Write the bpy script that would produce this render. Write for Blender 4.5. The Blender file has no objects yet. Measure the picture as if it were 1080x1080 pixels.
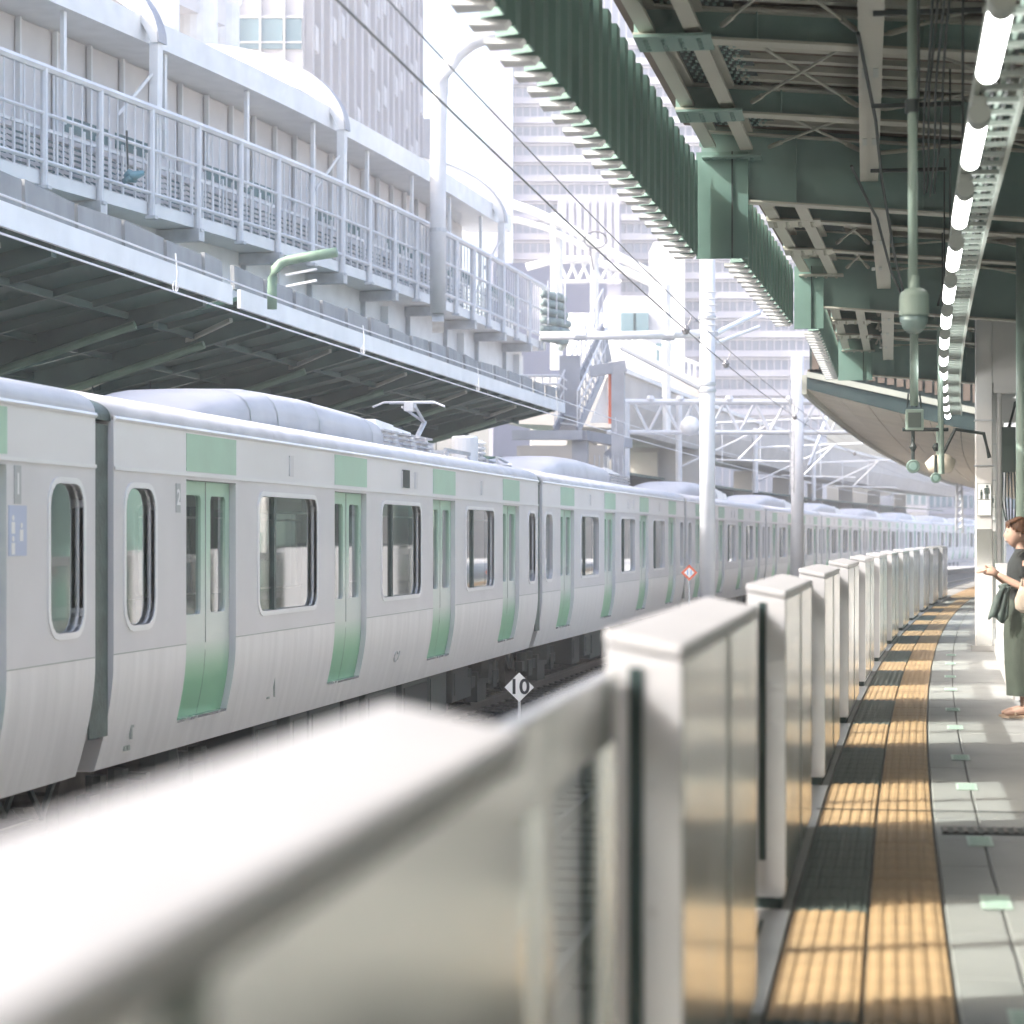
import bpy, bmesh, math, random
from mathutils import Vector, Matrix
from mathutils.geometry import tessellate_polygon
random.seed(7)
R = math.radians
sc = bpy.context.scene
COL = sc.collection

# ------------------------------------------------------------------ camera
FPX, YAW, HORY, CAMZ = 2396.3, 0.154, 567.5, 1.5
cam = bpy.data.cameras.new('camera')
cam.sensor_width = 36.0
cam.lens = FPX / 1080 * 36
cam.shift_y = (HORY - 540) / 1080
cam.clip_start, cam.clip_end = 0.05, 2000
cam.dof.use_dof = True
cam.dof.focus_distance = 26.0
cam.dof.aperture_fstop = 2.8
camo = bpy.data.objects.new('camera', cam)
COL.objects.link(camo)
camo.location = (0, 0, CAMZ)
camo.rotation_euler = (R(90), 0, YAW)
sc.camera = camo

# ------------------------------------------------------------------ sky, sun, exposure
SUN_EL, SUN_AZ = R(40), R(22)          # light travels towards +x and a little +y
world = bpy.data.worlds.new('World')
sc.world = world
world.use_nodes = True
wn = world.node_tree
bg = wn.nodes['Background']
sky = wn.nodes.new('ShaderNodeTexSky')
sky.sky_type = 'NISHITA'
sky.sun_disc = False
sky.sun_elevation = SUN_EL
sky.sun_rotation = R(248)
sky.air_density = 1.0
sky.dust_density = 6.0
sky.ozone_density = 1.0
wn.links.new(sky.outputs[0], bg.inputs[0])
bg.inputs[1].default_value = 0.15
sun = bpy.data.lights.new('sun', 'SUN')
sun.energy = 2.0
sun.angle = R(0.6)
sun.color = (1.0, 0.96, 0.91)
suno = bpy.data.objects.new('sun', sun)
COL.objects.link(suno)
Ldir = Vector((math.cos(SUN_EL) * math.cos(SUN_AZ), math.cos(SUN_EL) * math.sin(SUN_AZ), -math.sin(SUN_EL)))
suno.rotation_euler = Ldir.to_track_quat('-Z', 'Y').to_euler()
suno.location = (-20, -10, 30)
sc.view_settings.view_transform = 'Standard'
sc.view_settings.look = 'None'
sc.view_settings.gamma = 1.0
sc.view_settings.use_curve_mapping = False
sc.view_settings.exposure = 2.0
sc.cycles.use_denoising = True
sc.cycles.max_bounces = 6
sc.cycles.diffuse_bounces = 3
sc.cycles.glossy_bounces = 3
sc.cycles.transparent_max_bounces = 16
sc.cycles.volume_bounces = 1
sc.cycles.use_adaptive_sampling = True
sc.cycles.adaptive_threshold = 0.035
sc.cycles.adaptive_min_samples = 32
sc.cycles.sample_clamp_indirect = 6.0

# ------------------------------------------------------------------ helpers
CA, SA = math.cos(YAW), math.sin(YAW)
def at(px, py, d):
    """point seen at photo pixel px,py at the depth d metres in front of the camera"""
    r = (px - 540) / FPX * d
    return Vector((r * CA - d * SA, r * SA + d * CA, CAMZ + (HORY - py) / FPX * d))
RT, RB = 1174.0, 700.0
def px_(t, y, rad=RT): return t + y * y / (2 * rad)
def pt(t, y, z, rad=RT): return Vector((px_(t, y, rad), y, z))
def head(y, rad=RT): return -math.atan(y / rad)
XB = -0.375                                   # platform-side face of the gates
def bx(off, y): return px_(XB + off, y, RB)   # x at an offset from the gates

class MB:
    def __init__(s): s.v, s.f = [], []
    def add(s, vs, fs):
        o = len(s.v); s.v += [tuple(v) for v in vs]; s.f += [tuple(i + o for i in f) for f in fs]; return s
    def box(s, a, b):
        x0, y0, z0 = a; x1, y1, z1 = b
        return s.add([(x0,y0,z0),(x1,y0,z0),(x1,y1,z0),(x0,y1,z0),(x0,y0,z1),(x1,y0,z1),(x1,y1,z1),(x0,y1,z1)],
                     [(0,3,2,1),(4,5,6,7),(0,1,5,4),(1,2,6,5),(2,3,7,6),(3,0,4,7)])
    def hexa(s, p):   # 8 points, bottom loop then top loop
        return s.add(p, [(0,3,2,1),(4,5,6,7),(0,1,5,4),(1,2,6,5),(2,3,7,6),(3,0,4,7)])
    def bar(s, p, q, w, h, up=(0,0,1)):
        p, q = Vector(p), Vector(q); d = (q - p).normalized(); up = Vector(up)
        if abs(d.dot(up)) > .98: up = Vector((0, 1, 0))
        sd = d.cross(up).normalized() * (w / 2); u = sd.cross(d).normalized() * (h / 2)
        return s.hexa([p-sd-u, p+sd-u, q+sd-u, q-sd-u, p-sd+u, p+sd+u, q+sd+u, q-sd+u])
    def tube(s, pts, r, n=8, closed=False):
        pts = [Vector(p) for p in pts]; m = len(pts); rings = []
        rr = r if isinstance(r, (list, tuple)) else [r] * m
        for i, p in enumerate(pts):
            if closed: d = pts[(i+1) % m] - pts[i-1]
            else: d = pts[min(i+1, m-1)] - pts[max(i-1, 0)]
            d = d.normalized(); up = Vector((0,0,1)) if abs(d.z) < .95 else Vector((0,1,0))
            a = d.cross(up).normalized(); b = a.cross(d)
            rings.append([p + (a*math.cos(6.28318*k/n) + b*math.sin(6.28318*k/n)) * rr[i] for k in range(n)])
        vs = [v for rg in rings for v in rg]; fs = []
        for i in range(m if closed else m - 1):
            j = (i + 1) % m
            for k in range(n):
                l = (k + 1) % n; fs.append((i*n+k, i*n+l, j*n+l, j*n+k))
        if not closed: fs += [tuple(range(n))[::-1], tuple((m-1)*n + k for k in range(n))]
        return s.add(vs, fs)
    def sweep(s, sec, frames):   # sec: list of (a,b); frames: (origin, A, B)
        n = len(sec); vs = []; fs = []
        for o, A, B in frames:
            vs += [Vector(o) + Vector(A)*a + Vector(B)*b for a, b in sec]
        for i in range(len(frames) - 1):
            for k in range(n):
                l = (k + 1) % n; fs.append((i*n+k, i*n+l, (i+1)*n+l, (i+1)*n+k))
        fs += [tuple(range(n))[::-1], tuple((len(frames)-1)*n + k for k in range(n))]
        return s.add(vs, fs)
    def lathe(s, prof, c=(0,0,0), n=16, axis='z'):
        vs = []; fs = []; c = Vector(c)
        for r, h in prof:
            for k in range(n):
                a = 6.28318 * k / n
                if axis == 'z': v = Vector((r*math.cos(a), r*math.sin(a), h))
                elif axis == 'y': v = Vector((r*math.cos(a), h, r*math.sin(a)))
                else: v = Vector((h, r*math.cos(a), r*math.sin(a)))
                vs.append(c + v)
        for i in range(len(prof) - 1):
            for k in range(n):
                l = (k + 1) % n; fs.append((i*n+k, i*n+l, (i+1)*n+l, (i+1)*n+k))
        fs += [tuple(range(n))[::-1], tuple((len(prof)-1)*n + k for k in range(n))]
        return s.add(vs, fs)
    def poly(s, outer, holes, mp):   # flat polygon with holes, mapped by mp(u,v)
        loops = [[Vector((u, v, 0)) for u, v in l] for l in [outer] + holes]
        tri = tessellate_polygon(loops); flat = [p for l in loops for p in l]
        return s.add([mp(p.x, p.y) for p in flat], [tuple(t) for t in tri])
    def ring(s, a, b, mp):   # quad strip between two loops with the same number of points
        n = len(a); return s.add([mp(*p) for p in a] + [mp(*p) for p in b],
                                 [(k, (k+1) % n, n + (k+1) % n, n + k) for k in range(n)])
    def mesh(s, name, smooth=False):
        me = bpy.data.meshes.new(name); me.from_pydata(s.v, [], s.f); me.validate()
        bm = bmesh.new(); bm.from_mesh(me); bmesh.ops.recalc_face_normals(bm, faces=bm.faces); bm.to_mesh(me); bm.free()
        if smooth: me.polygons.foreach_set('use_smooth', [True] * len(me.polygons))
        return me
    def build(s, name, mat, parent=None, smooth=False, bevel=0, **kw):
        return link(name, s.mesh(name, smooth), mat, parent, bevel=bevel, **kw)

def link(name, me, mat=None, parent=None, loc=None, rot=None, bevel=0, kind=None):
    if mat and not me.materials: me.materials.append(M[mat] if isinstance(mat, str) else mat)
    o = bpy.data.objects.new(name, me); COL.objects.link(o)
    if parent is not None: o.parent = parent
    if loc is not None: o.location = loc
    if rot is not None: o.rotation_euler = rot
    if bevel:
        b = o.modifiers.new('bevel', 'BEVEL'); b.width = bevel; b.segments = 2; b.limit_method = 'ANGLE'
    if kind: o['kind'] = kind
    return o
def tag(o, label, cat, group=None):
    o['label'] = label; o['category'] = cat
    if group: o['group'] = group
    return o
def thing(name, label, cat, loc=(0,0,0), rz=0, group=None):
    o = bpy.data.objects.new(name, None); COL.objects.link(o); o.empty_display_size = .2
    o.location = loc; o.rotation_euler = (0, 0, rz)
    return tag(o, label, cat, group)
def struct(o): o['kind'] = 'structure'; return o
def kids(o):
    return CH.get(o.name, [])
def copy_tree(o, parent=None, skip=()):
    c = o.copy(); COL.objects.link(c); c.parent = parent
    for ch in list(o.children):
        if ch.name.split('.')[0] not in skip: copy_tree(ch, c, skip)
    return c
def rrect(u0, v0, u1, v1, r, n=4):
    pts = []
    for cx, cy, a0 in ((u1-r, v1-r, 0), (u0+r, v1-r, 90), (u0+r, v0+r, 180), (u1-r, v0+r, 270)):
        for k in range(n + 1):
            a = R(a0 + 90 * k / n); pts.append((cx + r*math.cos(a), cy + r*math.sin(a)))
    return pts
ORD = ['first','second','third','fourth','fifth','sixth','seventh','eighth','ninth','tenth','eleventh','twelfth','thirteenth','fourteenth','fifteenth','sixteenth']

# ------------------------------------------------------------------ materials
M = {}
def mat(name, col, rough=.5, metal=0.0, var=.08, scale=3.0, bump=0.0, bscale=60.0, stretch=(1,1,1), spec=.5, dirt=None, dirt_scale=1.2, dirt_lo=.55):
    m = bpy.data.materials.new(name); m.use_nodes = True; nt = m.node_tree; N, L = nt.nodes, nt.links
    b = N['Principled BSDF']
    b.inputs['Roughness'].default_value = rough; b.inputs['Metallic'].default_value = metal
    b.inputs['Specular IOR Level'].default_value = spec
    tc = N.new('ShaderNodeTexCoord'); mp = N.new('ShaderNodeMapping'); mp.inputs['Scale'].default_value = stretch
    L.new(tc.outputs['Object'], mp.inputs['Vector'])
    nz = N.new('ShaderNodeTexNoise'); nz.inputs['Scale'].default_value = scale; nz.inputs['Detail'].default_value = 5
    L.new(mp.outputs[0], nz.inputs['Vector'])
    rp = N.new('ShaderNodeValToRGB')
    c0 = [max(0, c * (1 - var * 2)) for c in col]; c1 = [min(1, c * (1 + var)) for c in col]
    rp.color_ramp.elements[0].position = .3; rp.color_ramp.elements[0].color = (*c0, 1)
    rp.color_ramp.elements[1].position = .7; rp.color_ramp.elements[1].color = (*c1, 1)
    L.new(nz.outputs['Fac'], rp.inputs['Fac']); out = rp.outputs['Color']
    if dirt:
        n2 = N.new('ShaderNodeTexNoise'); n2.inputs['Scale'].default_value = dirt_scale; n2.inputs['Detail'].default_value = 8; n2.inputs['Roughness'].default_value = .65
        L.new(mp.outputs[0], n2.inputs['Vector'])
        r2 = N.new('ShaderNodeValToRGB'); r2.color_ramp.elements[0].position = dirt_lo; r2.color_ramp.elements[1].position = min(1, dirt_lo + .2)
        L.new(n2.outputs['Fac'], r2.inputs['Fac'])
        mx = N.new('ShaderNodeMixRGB'); mx.inputs[2].default_value = (*dirt, 1)
        L.new(r2.outputs['Color'], mx.inputs[0]); L.new(out, mx.inputs[1]); out = mx.outputs[0]
    L.new(out, b.inputs['Base Color'])
    rr = N.new('ShaderNodeMapRange'); rr.inputs['To Min'].default_value = max(.02, rough - .08); rr.inputs['To Max'].default_value = min(1, rough + .1)
    L.new(nz.outputs['Fac'], rr.inputs['Value']); L.new(rr.outputs[0], b.inputs['Roughness'])
    if bump:
        nb = N.new('ShaderNodeTexNoise'); nb.inputs['Scale'].default_value = bscale; nb.inputs['Detail'].default_value = 4
        L.new(mp.outputs[0], nb.inputs['Vector'])
        bp = N.new('ShaderNodeBump'); bp.inputs['Strength'].default_value = bump; bp.inputs['Distance'].default_value = .02
        L.new(nb.outputs['Fac'], bp.inputs['Height']); L.new(bp.outputs[0], b.inputs['Normal'])
    M[name] = m; return m
def glass(name, tint, refl=.12, rough=.03):
    m = bpy.data.materials.new(name); m.use_nodes = True; nt = m.node_tree; N, L = nt.nodes, nt.links
    N.remove(N['Principled BSDF']); out = N['Material Output']
    tr = N.new('ShaderNodeBsdfTransparent'); tr.inputs[0].default_value = (*tint, 1)
    gl = N.new('ShaderNodeBsdfGlossy'); gl.inputs['Roughness'].default_value = rough; gl.inputs[0].default_value = (.95, .97, .97, 1)
    ge = N.new('ShaderNodeNewGeometry'); dt = N.new('ShaderNodeVectorMath'); dt.operation = 'DOT_PRODUCT'
    L.new(ge.outputs['Normal'], dt.inputs[0]); L.new(ge.outputs['Incoming'], dt.inputs[1])
    ab = N.new('ShaderNodeMath'); ab.operation = 'ABSOLUTE'; L.new(dt.outputs['Value'], ab.inputs[0])
    om = N.new('ShaderNodeMath'); om.operation = 'SUBTRACT'; om.inputs[0].default_value = 1.0; L.new(ab.outputs[0], om.inputs[1])
    pw = N.new('ShaderNodeMath'); pw.operation = 'POWER'; pw.inputs[1].default_value = 4.0; L.new(om.outputs[0], pw.inputs[0])
    ad = N.new('ShaderNodeMath'); ad.operation = 'MULTIPLY_ADD'; ad.inputs[1].default_value = 1 - refl; ad.inputs[2].default_value = refl; ad.use_clamp = True
    L.new(pw.outputs[0], ad.inputs[0])
    mx = N.new('ShaderNodeMixShader'); L.new(ad.outputs[0], mx.inputs[0]); L.new(tr.outputs[0], mx.inputs[1]); L.new(gl.outputs[0], mx.inputs[2])
    L.new(mx.outputs[0], out.inputs[0]); M[name] = m
def emit(name, col, s):
    m = bpy.data.materials.new(name); m.use_nodes = True; nt = m.node_tree
    b = nt.nodes['Principled BSDF']; b.inputs['Base Color'].default_value = (*col, 1)
    b.inputs['Emission Color'].default_value = (*col, 1); b.inputs['Emission Strength'].default_value = s; M[name] = m

mat('train_white', (.84,.83,.85), .32, .15, .04, 1.5, .03, 9, (1,.35,1))
mat('train_band', (.72,.71,.73), .42, .1, .03, 1.5, .02, 9)
mat('train_steel', (.82,.81,.82), .40, .12, .04, 2.2, .03, 14, (1,3,.25), dirt=(.60,.58,.55), dirt_scale=.8, dirt_lo=.64)
mat('train_roof', (.62,.62,.65), .5, .1, .08, 2.0, dirt=(.36,.35,.36), dirt_scale=.7, dirt_lo=.6)
mat('train_ac', (.52,.52,.55), .5, .1, .06, 2.0)
mat('train_line', (.86,.86,.87), .35, .1, .02)
mat('frame_steel', (.62,.63,.64), .25, .7, .04)
mat('gap_rubber', (.085,.125,.115), .5, 0, .2, 6, .3, 30)
mat('green_panel', (.42,.64,.50), .4, .05, .04, 3)
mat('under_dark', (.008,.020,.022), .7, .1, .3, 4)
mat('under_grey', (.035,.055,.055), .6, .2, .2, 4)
mat('rail_steel', (.13,.12,.11), .4, .8, .2, 6)
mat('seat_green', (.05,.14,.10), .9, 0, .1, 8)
mat('interior', (.62,.63,.62), .6, 0, .03)
mat('poster_orange', (.8,.36,.10), .6, 0, .1, 8)
mat('text_grey', (.25,.26,.28), .6, 0, 0)
mat('plate_blue', (.52,.58,.74), .5, 0, .02)
mat('plate_grey', (.46,.48,.49), .5, 0, .02)
mat('text_blue', (.25,.42,.72), .6, 0, 0)
mat('text_black', (.02,.025,.03), .6, 0, 0)
mat('gate_steel', (.70,.71,.69), .19, .9, .04, 2)
mat('gate_white', (.54,.55,.58), .35, .2, .04, 2, .03, 30)
mat('gate_seam', (.03,.055,.055), .5, .2, .1)
mat('platform_concrete', (.38,.38,.37), .8, 0, .08, 2, .2, 40, dirt=(.27,.27,.26), dirt_scale=1.2, dirt_lo=.56)
mat('paver', (.30,.31,.305), .55, 0, .08, 2.5, .15, 70, dirt=(.24,.24,.235), dirt_scale=1.0, dirt_lo=.55)
mat('grout', (.26,.265,.255), .9, 0, .1, 5)
mat('tactile_yellow', (.41,.275,.15), .6, 0, .1, 4, .2, 60, dirt=(.30,.23,.15), dirt_scale=2.0, dirt_lo=.6)
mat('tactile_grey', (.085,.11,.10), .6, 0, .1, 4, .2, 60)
mat('mint', (.48,.60,.54), .6, 0, .06, 5)
mat('mint_line', (.30,.46,.38), .6, 0, .06, 5)
mat('grate', (.05,.06,.06), .5, .6, .2, 6)
mat('ballast', (.06,.066,.064), .95, 0, .5, 18, 1.0, 22)
mat('concrete', (.36,.36,.36), .85, 0, .1, 1.5, .25, 25, dirt=(.24,.24,.24), dirt_scale=.8, dirt_lo=.52)
mat('concrete_pale', (.50,.48,.46), .85, 0, .07, .8, .15, 15, dirt=(.38,.37,.35), dirt_scale=.4, dirt_lo=.55)
mat('board_grey', (.30,.31,.32), .85, 0, .1, 2.5, .3, 18, (1,1,.3), dirt=(.20,.21,.21), dirt_scale=1.6, dirt_lo=.55)
mat('canopy_paint', (.18,.29,.265), .5, 0, .08, 1.5, dirt=(.12,.205,.19), dirt_scale=.9, dirt_lo=.6)
mat('canopy_pale', (.40,.41,.355), .5, 0, .06, 1.5, dirt=(.26,.255,.205), dirt_scale=.9, dirt_lo=.62)
mat('fascia_green', (.135,.24,.21), .5, 0, .1, 1.5)
mat('deck_brown', (.135,.105,.085), .8, 0, .15, 2, .15, 30)
mat('mesh_dark', (.05,.08,.085), .7, 0, .2, 6)
mat('soffit', (.66,.60,.50), .7, 0, .06, 1.2, dirt=(.52,.45,.34), dirt_scale=.5, dirt_lo=.55)
mat('far_canopy_green', (.028,.090,.074), .55, 0, .12, .8, dirt=(.012,.042,.04), dirt_scale=.5, dirt_lo=.58)
mat('far_steel_green', (.038,.088,.078), .55, 0, .15, 1.5, dirt=(.012,.042,.04), dirt_scale=1.2, dirt_lo=.56)
mat('bracket_green', (.17,.26,.19), .5, 0, .1, 4)
mat('white_paint', (.74,.75,.76), .45, 0, .05, 2, dirt=(.58,.58,.58), dirt_scale=.9, dirt_lo=.62)
mat('pole_white', (.66,.67,.70), .45, .1, .06, 2, dirt=(.50,.50,.52), dirt_scale=1.5, dirt_lo=.6)
mat('steel_lilac', (.36,.37,.41), .5, .2, .08, 2)
mat('galv', (.50,.52,.55), .45, .4, .1, 4)
mat('louvre', (.07,.15,.16), .5, .1, .15, 3)
mat('wall_panel', (.64,.62,.62), .6, 0, .04, 1.5)
mat('bundle_green', (.27,.34,.33), .7, 0, .2, 3)
mat('blue_cloth', (.12,.28,.34), .8, 0, .2, 8)
mat('cable_black', (.03,.045,.045), .6, 0, .1)
mat('wire_grey', (.20,.20,.22), .5, .4, .1)
mat('pole_green', (.27,.36,.31), .45, 0, .08, 3)
mat('dome_grey', (.22,.31,.30), .25, .2, .05, 3)
mat('tray', (.40,.45,.41), .45, .3, .1, 3)
mat('cap_grey', (.34,.38,.36), .5, .1, .05)
mat('column_white', (.62,.61,.60), .5, 0, .05, 1.5, dirt=(.48,.46,.43), dirt_scale=1.0, dirt_lo=.6)
mat('glass_wall_frame', (.6,.6,.6), .4, .3, .05)
mat('sign_white', (.88,.88,.87), .5, 0, .02)
mat('sign_red', (.75,.18,.10), .5, 0, .03)
mat('sign_dark', (.07,.10,.09), .6, 0, .05)
mat('tower_a', (.46,.45,.47), .7, 0, .06, .3)
mat('tower_b', (.40,.40,.45), .6, 0, .05, .3)
mat('tower_glass', (.16,.24,.27), .12, .1, .12, .2)
mat('tower_glass_blue', (.28,.32,.40), .1, .1, .15, .12)
mat('tower_edge', (.34,.34,.42), .6, 0, .05, .3)
mat('city_pale', (.55,.55,.57), .7, 0, .06, .3)
mat('skin', (.50,.325,.25), .5, 0, .05, 10)
mat('hair', (.16,.075,.035), .45, 0, .3, 40, .4, 90, (1,1,.2))
mat('top_black', (.028,.034,.034), .85, 0, .15, 12, .2, 60)
mat('skirt_olive', (.045,.060,.045), .85, 0, .12, 8, .2, 50)
mat('bag_cream', (.42,.36,.29), .8, 0, .08, 12, .3, 60)
mat('mask_white', (.78,.78,.78), .8, 0, .03)
mat('shoe', (.50,.38,.28), .5, 0, .1, 12)
mat('plastic_white', (.72,.72,.73), .35, 0, .06, 10, .6, 14)
glass('train_glass', (.50,.62,.56), .30)
glass('gate_glass', (.93,.96,.94), .06)
glass('panel_glass', (.62,.66,.64), .12)
emit('tube_light', (1.0, 1.0, .98), 4)
emit('lamp_far', (1.0, 1.0, .97), 5)
# the printed green of the doors, dense at the foot and thinning out to the waist
m = mat('door_green', (.2,.45,.3), .32, .15, .03, 3); nt = m.node_tree; N, L = nt.nodes, nt.links
tc = N.new('ShaderNodeTexCoord'); sx = N.new('ShaderNodeSeparateXYZ'); L.new(tc.outputs['Object'], sx.inputs[0])
mr = N.new('ShaderNodeMapRange'); mr.inputs['From Min'].default_value = -.05; mr.inputs['From Max'].default_value = 2.0; L.new(sx.outputs['Z'], mr.inputs['Value'])
rp = N.new('ShaderNodeValToRGB'); e = rp.color_ramp.elements
e[0].position = 0; e[0].color = (.22,.52,.31,1); e[1].position = 1; e[1].color = (.40,.63,.49,1)
for p, c in ((.16,(.24,.55,.33)), (.22,(.32,.58,.40)), (.33,(.66,.72,.68)), (.45,(.68,.74,.70)), (.70,(.48,.66,.55))):
    q = e.new(p); q.color = (*c, 1)
L.new(mr.outputs[0], rp.inputs['Fac']); L.new(rp.outputs['Color'], N['Principled BSDF'].inputs['Base Color'])

# ================================================================== SETTING: ground, tracks, platforms
g = MB(); g.add([(-180,-24,-1.45),(130,-24,-1.45),(130,315,-1.45),(-180,315,-1.45)], [(0,1,2,3)])
struct(g.build('ground', 'concrete_pale'))
b = MB(); ys = list(range(-10, 240, 5))
b.sweep([(-11.0,-1.44),(-.9,-1.44),(-1.2,-1.28),(-10.6,-1.28)], [((px_(0,y),y,0),(1,0,0),(0,0,1)) for y in ys])
struct(b.build('ballast', 'ballast'))
for nm, tc_ in (('railway_track', -7.226), ('railway_track', -2.45)):
    t = struct(bpy.data.objects.new(nm, None)); COL.objects.link(t)
    for sgn in (-.5335, .5335):
        r = MB(); r.sweep([(-.03,-1.14),(-.03,-1.1),(.03,-1.1),(.03,-1.14),(.012,-1.15),(.012,-1.24),(.06,-1.26),(-.06,-1.26),(-.012,-1.24),(-.012,-1.15)],
                          [((px_(tc_+sgn,y),y,0),(1,0,0),(0,0,1)) for y in ys]); r.build('rail', 'rail_steel', t)
    sm = MB().box((-1.0,-.11,-1.30),(1.0,.11,-1.245)).mesh('sleeper')
    for k in range(70):
        y = 14 + k * .62
        link('sleeper', sm, 'ballast', t, (px_(tc_, y), y, 0), (0, 0, head(y)))

plat = MB(); yy = [-14 + 3*k for k in range(50)]
plat.sweep([(-.40,-1.44),(-.40,-.02),(6.5,-.02),(6.5,-1.44)], [((bx(0,y),y,0),(1,0,0),(0,0,1)) for y in yy])
plat = struct(plat.build('platform', 'grout'))
cop = MB(); cop.sweep([(-.46,-.22),(-.46,.0),(.02,.0),(.02,-.22)], [((bx(0,y),y,0),(1,0,0),(0,0,1)) for y in yy])
cop.build('coping', 'platform_concrete', plat)
def tilemesh(name, w, l, h, c=.006):
    m_ = MB(); z0 = -.025
    m_.add([(0,0,z0),(w,0,z0),(w,l,z0),(0,l,z0),(0,0,h-c),(w,0,h-c),(w,l,h-c),(0,l,h-c),(c,c,h),(w-c,c,h),(w-c,l-c,h),(c,l-c,h)],
           [(0,1,5,4),(1,2,6,5),(2,3,7,6),(3,0,4,7),(4,5,9,8),(5,6,10,9),(6,7,11,10),(7,4,8,11),(8,9,10,11)])
    return m_
cols_ = [(.635,.225),(.868,.592),(1.468,.592),(2.068,.592)]
for o_, w_ in cols_:
    me = tilemesh('paver', w_, .892, 0).mesh('paver')
    for k in range(50):
        y = 5.2 + .9 * k
        link('paver', me, 'paver', plat, (bx(o_, y), y, random.uniform(-.0015, .0012)), (random.uniform(-.0012,.0012), 0, head(y, RB)))
far = MB(); far.sweep([(.635,-.03),(.635,0),(2.66,0),(2.66,-.03)], [((bx(0,y),y,0),(1,0,0),(0,0,1)) for y in range(50,130,4)])
far.build('paving_beyond', 'paver', plat)
nr = MB(); nr.sweep([(.635,-.03),(.635,-.001),(2.66,-.001),(2.66,-.03)], [((bx(0,y),y,0),(1,0,0),(0,0,1)) for y in (-14,-8,-2,5.19)])
nr.build('paving_behind', 'paver', plat)
wide = MB(); wide.sweep([(2.665,-.03),(2.665,-.002),(6.4,-.002),(6.4,-.03)], [((bx(0,y),y,0),(1,0,0),(0,0,1)) for y in yy])
wide.build('paving_inner', 'paver', plat)
# guide tiles: five raised bars each
tm = tilemesh('tactile_tile', .284, .296, .004, .003)
for k in range(5):
    x0 = .018 + .052 * k
    tm.add([(x0,.001,.004),(x0+.036,.001,.004),(x0+.036,.295,.004),(x0,.295,.004),(x0+.007,.002,.009),(x0+.029,.002,.009),(x0+.029,.294,.009),(x0+.007,.294,.009)],
           [(4,5,6,7),(0,1,5,4),(1,2,6,5),(2,3,7,6),(3,0,4,7)])
tme = tm.mesh('tactile_tile')
gm = tilemesh('anti_slip_tile', .292, .296, .004, .003)
for k in range(5):
    x0 = .02 + .054 * k
    gm.add([(x0,.002,.004),(x0+.034,.002,.004),(x0+.034,.294,.004),(x0,.294,.004),(x0+.006,.006,.009),(x0+.028,.006,.009),(x0+.028,.29,.009),(x0+.006,.29,.009)],
           [(4,5,6,7),(0,1,5,4),(1,2,6,5),(2,3,7,6),(3,0,4,7)])
gme = gm.mesh('anti_slip_tile')
GP, G0, BOXL = 4.67, -.12, 2.62       # gate pitch, first gate, length of the fixed cabinet
for k in range(176):
    y = 5.6 + .3 * k
    link('tactile_tile', tme, 'tactile_yellow', plat, (bx(.336, y), y, random.uniform(-.001,.001)), (0, 0, head(y, RB)))
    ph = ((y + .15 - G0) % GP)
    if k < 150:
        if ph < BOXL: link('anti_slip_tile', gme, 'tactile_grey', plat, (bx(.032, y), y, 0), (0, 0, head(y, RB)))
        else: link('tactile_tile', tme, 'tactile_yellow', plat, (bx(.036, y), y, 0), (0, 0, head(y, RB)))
fy = MB(); fy.sweep([(.03,-.03),(.03,.003),(.625,.003),(.625,-.03)], [((bx(0,y),y,0),(1,0,0),(0,0,1)) for y in range(59,130,4)])
fy.build('tactile_strip_beyond', 'tactile_yellow', plat)
fy = MB(); fy.sweep([(.03,-.03),(.03,.003),(.625,.003),(.625,-.03)], [((bx(0,y),y,0),(1,0,0),(0,0,1)) for y in (-14,-8,-2,5.59)])
fy.build('tactile_strip_behind', 'tactile_yellow', plat)
# floor stickers, drain, joint
for k, y in enumerate((7.0, 9.35, 11.25, 13.75, 15.6, 18.1, 20.0, 22.7, 24.8, 27.4, 29.4)):
    st = link('floor_sticker', MB().box((0,0,0),(.125,.36,.004)).mesh('floor_sticker'), 'mint', plat, (bx(.78, y), y, .003), (0,0,head(y,RB)))
    ln = MB()
    for q in range(6): ln.box((.015,.035+.052*q,.004),(.11,.048+.052*q,.0055))
    ln.build('print', 'mint_line', st)
dr = MB().box((0,0,0),(2.2,.26,.006)).build('drain_channel', 'grate', plat); dr.location = (bx(.665, 11.7), 11.7, .002)
for k in range(44):
    link('grate_bar', MB().box((.01+.05*k,.02,.006),(.03+.05*k,.24,.013)).mesh('grate_bar'), 'rail_steel', dr)
ej = MB().box((0,0,0),(2.9,.022,.003)).build('expansion_joint', 'grate', plat); ej.location = (bx(0, 12.6), 12.6, .0105)
# platform end fence far away
ff = thing('end_fence', 'pale wire fence closing the far end of the platform', 'fence', (px_(.6,66,RB), 62, 0))
for k in range(9): MB().box((-.6+.42*k,-.02,0),(-.56+.42*k,.02,1.35)).build('post', 'galv', ff)
for z in (.35,.75,1.3): MB().box((-.6,-.035,z),(2.8,-.02,z+.035)).build('rail', 'galv', ff)
w = MB()
for k in range(42): w.box((-.58+.08*k,-.01,.1),(-.572+.08*k,-.004,1.3))
w.build('wire_mesh', 'galv', ff)

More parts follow.
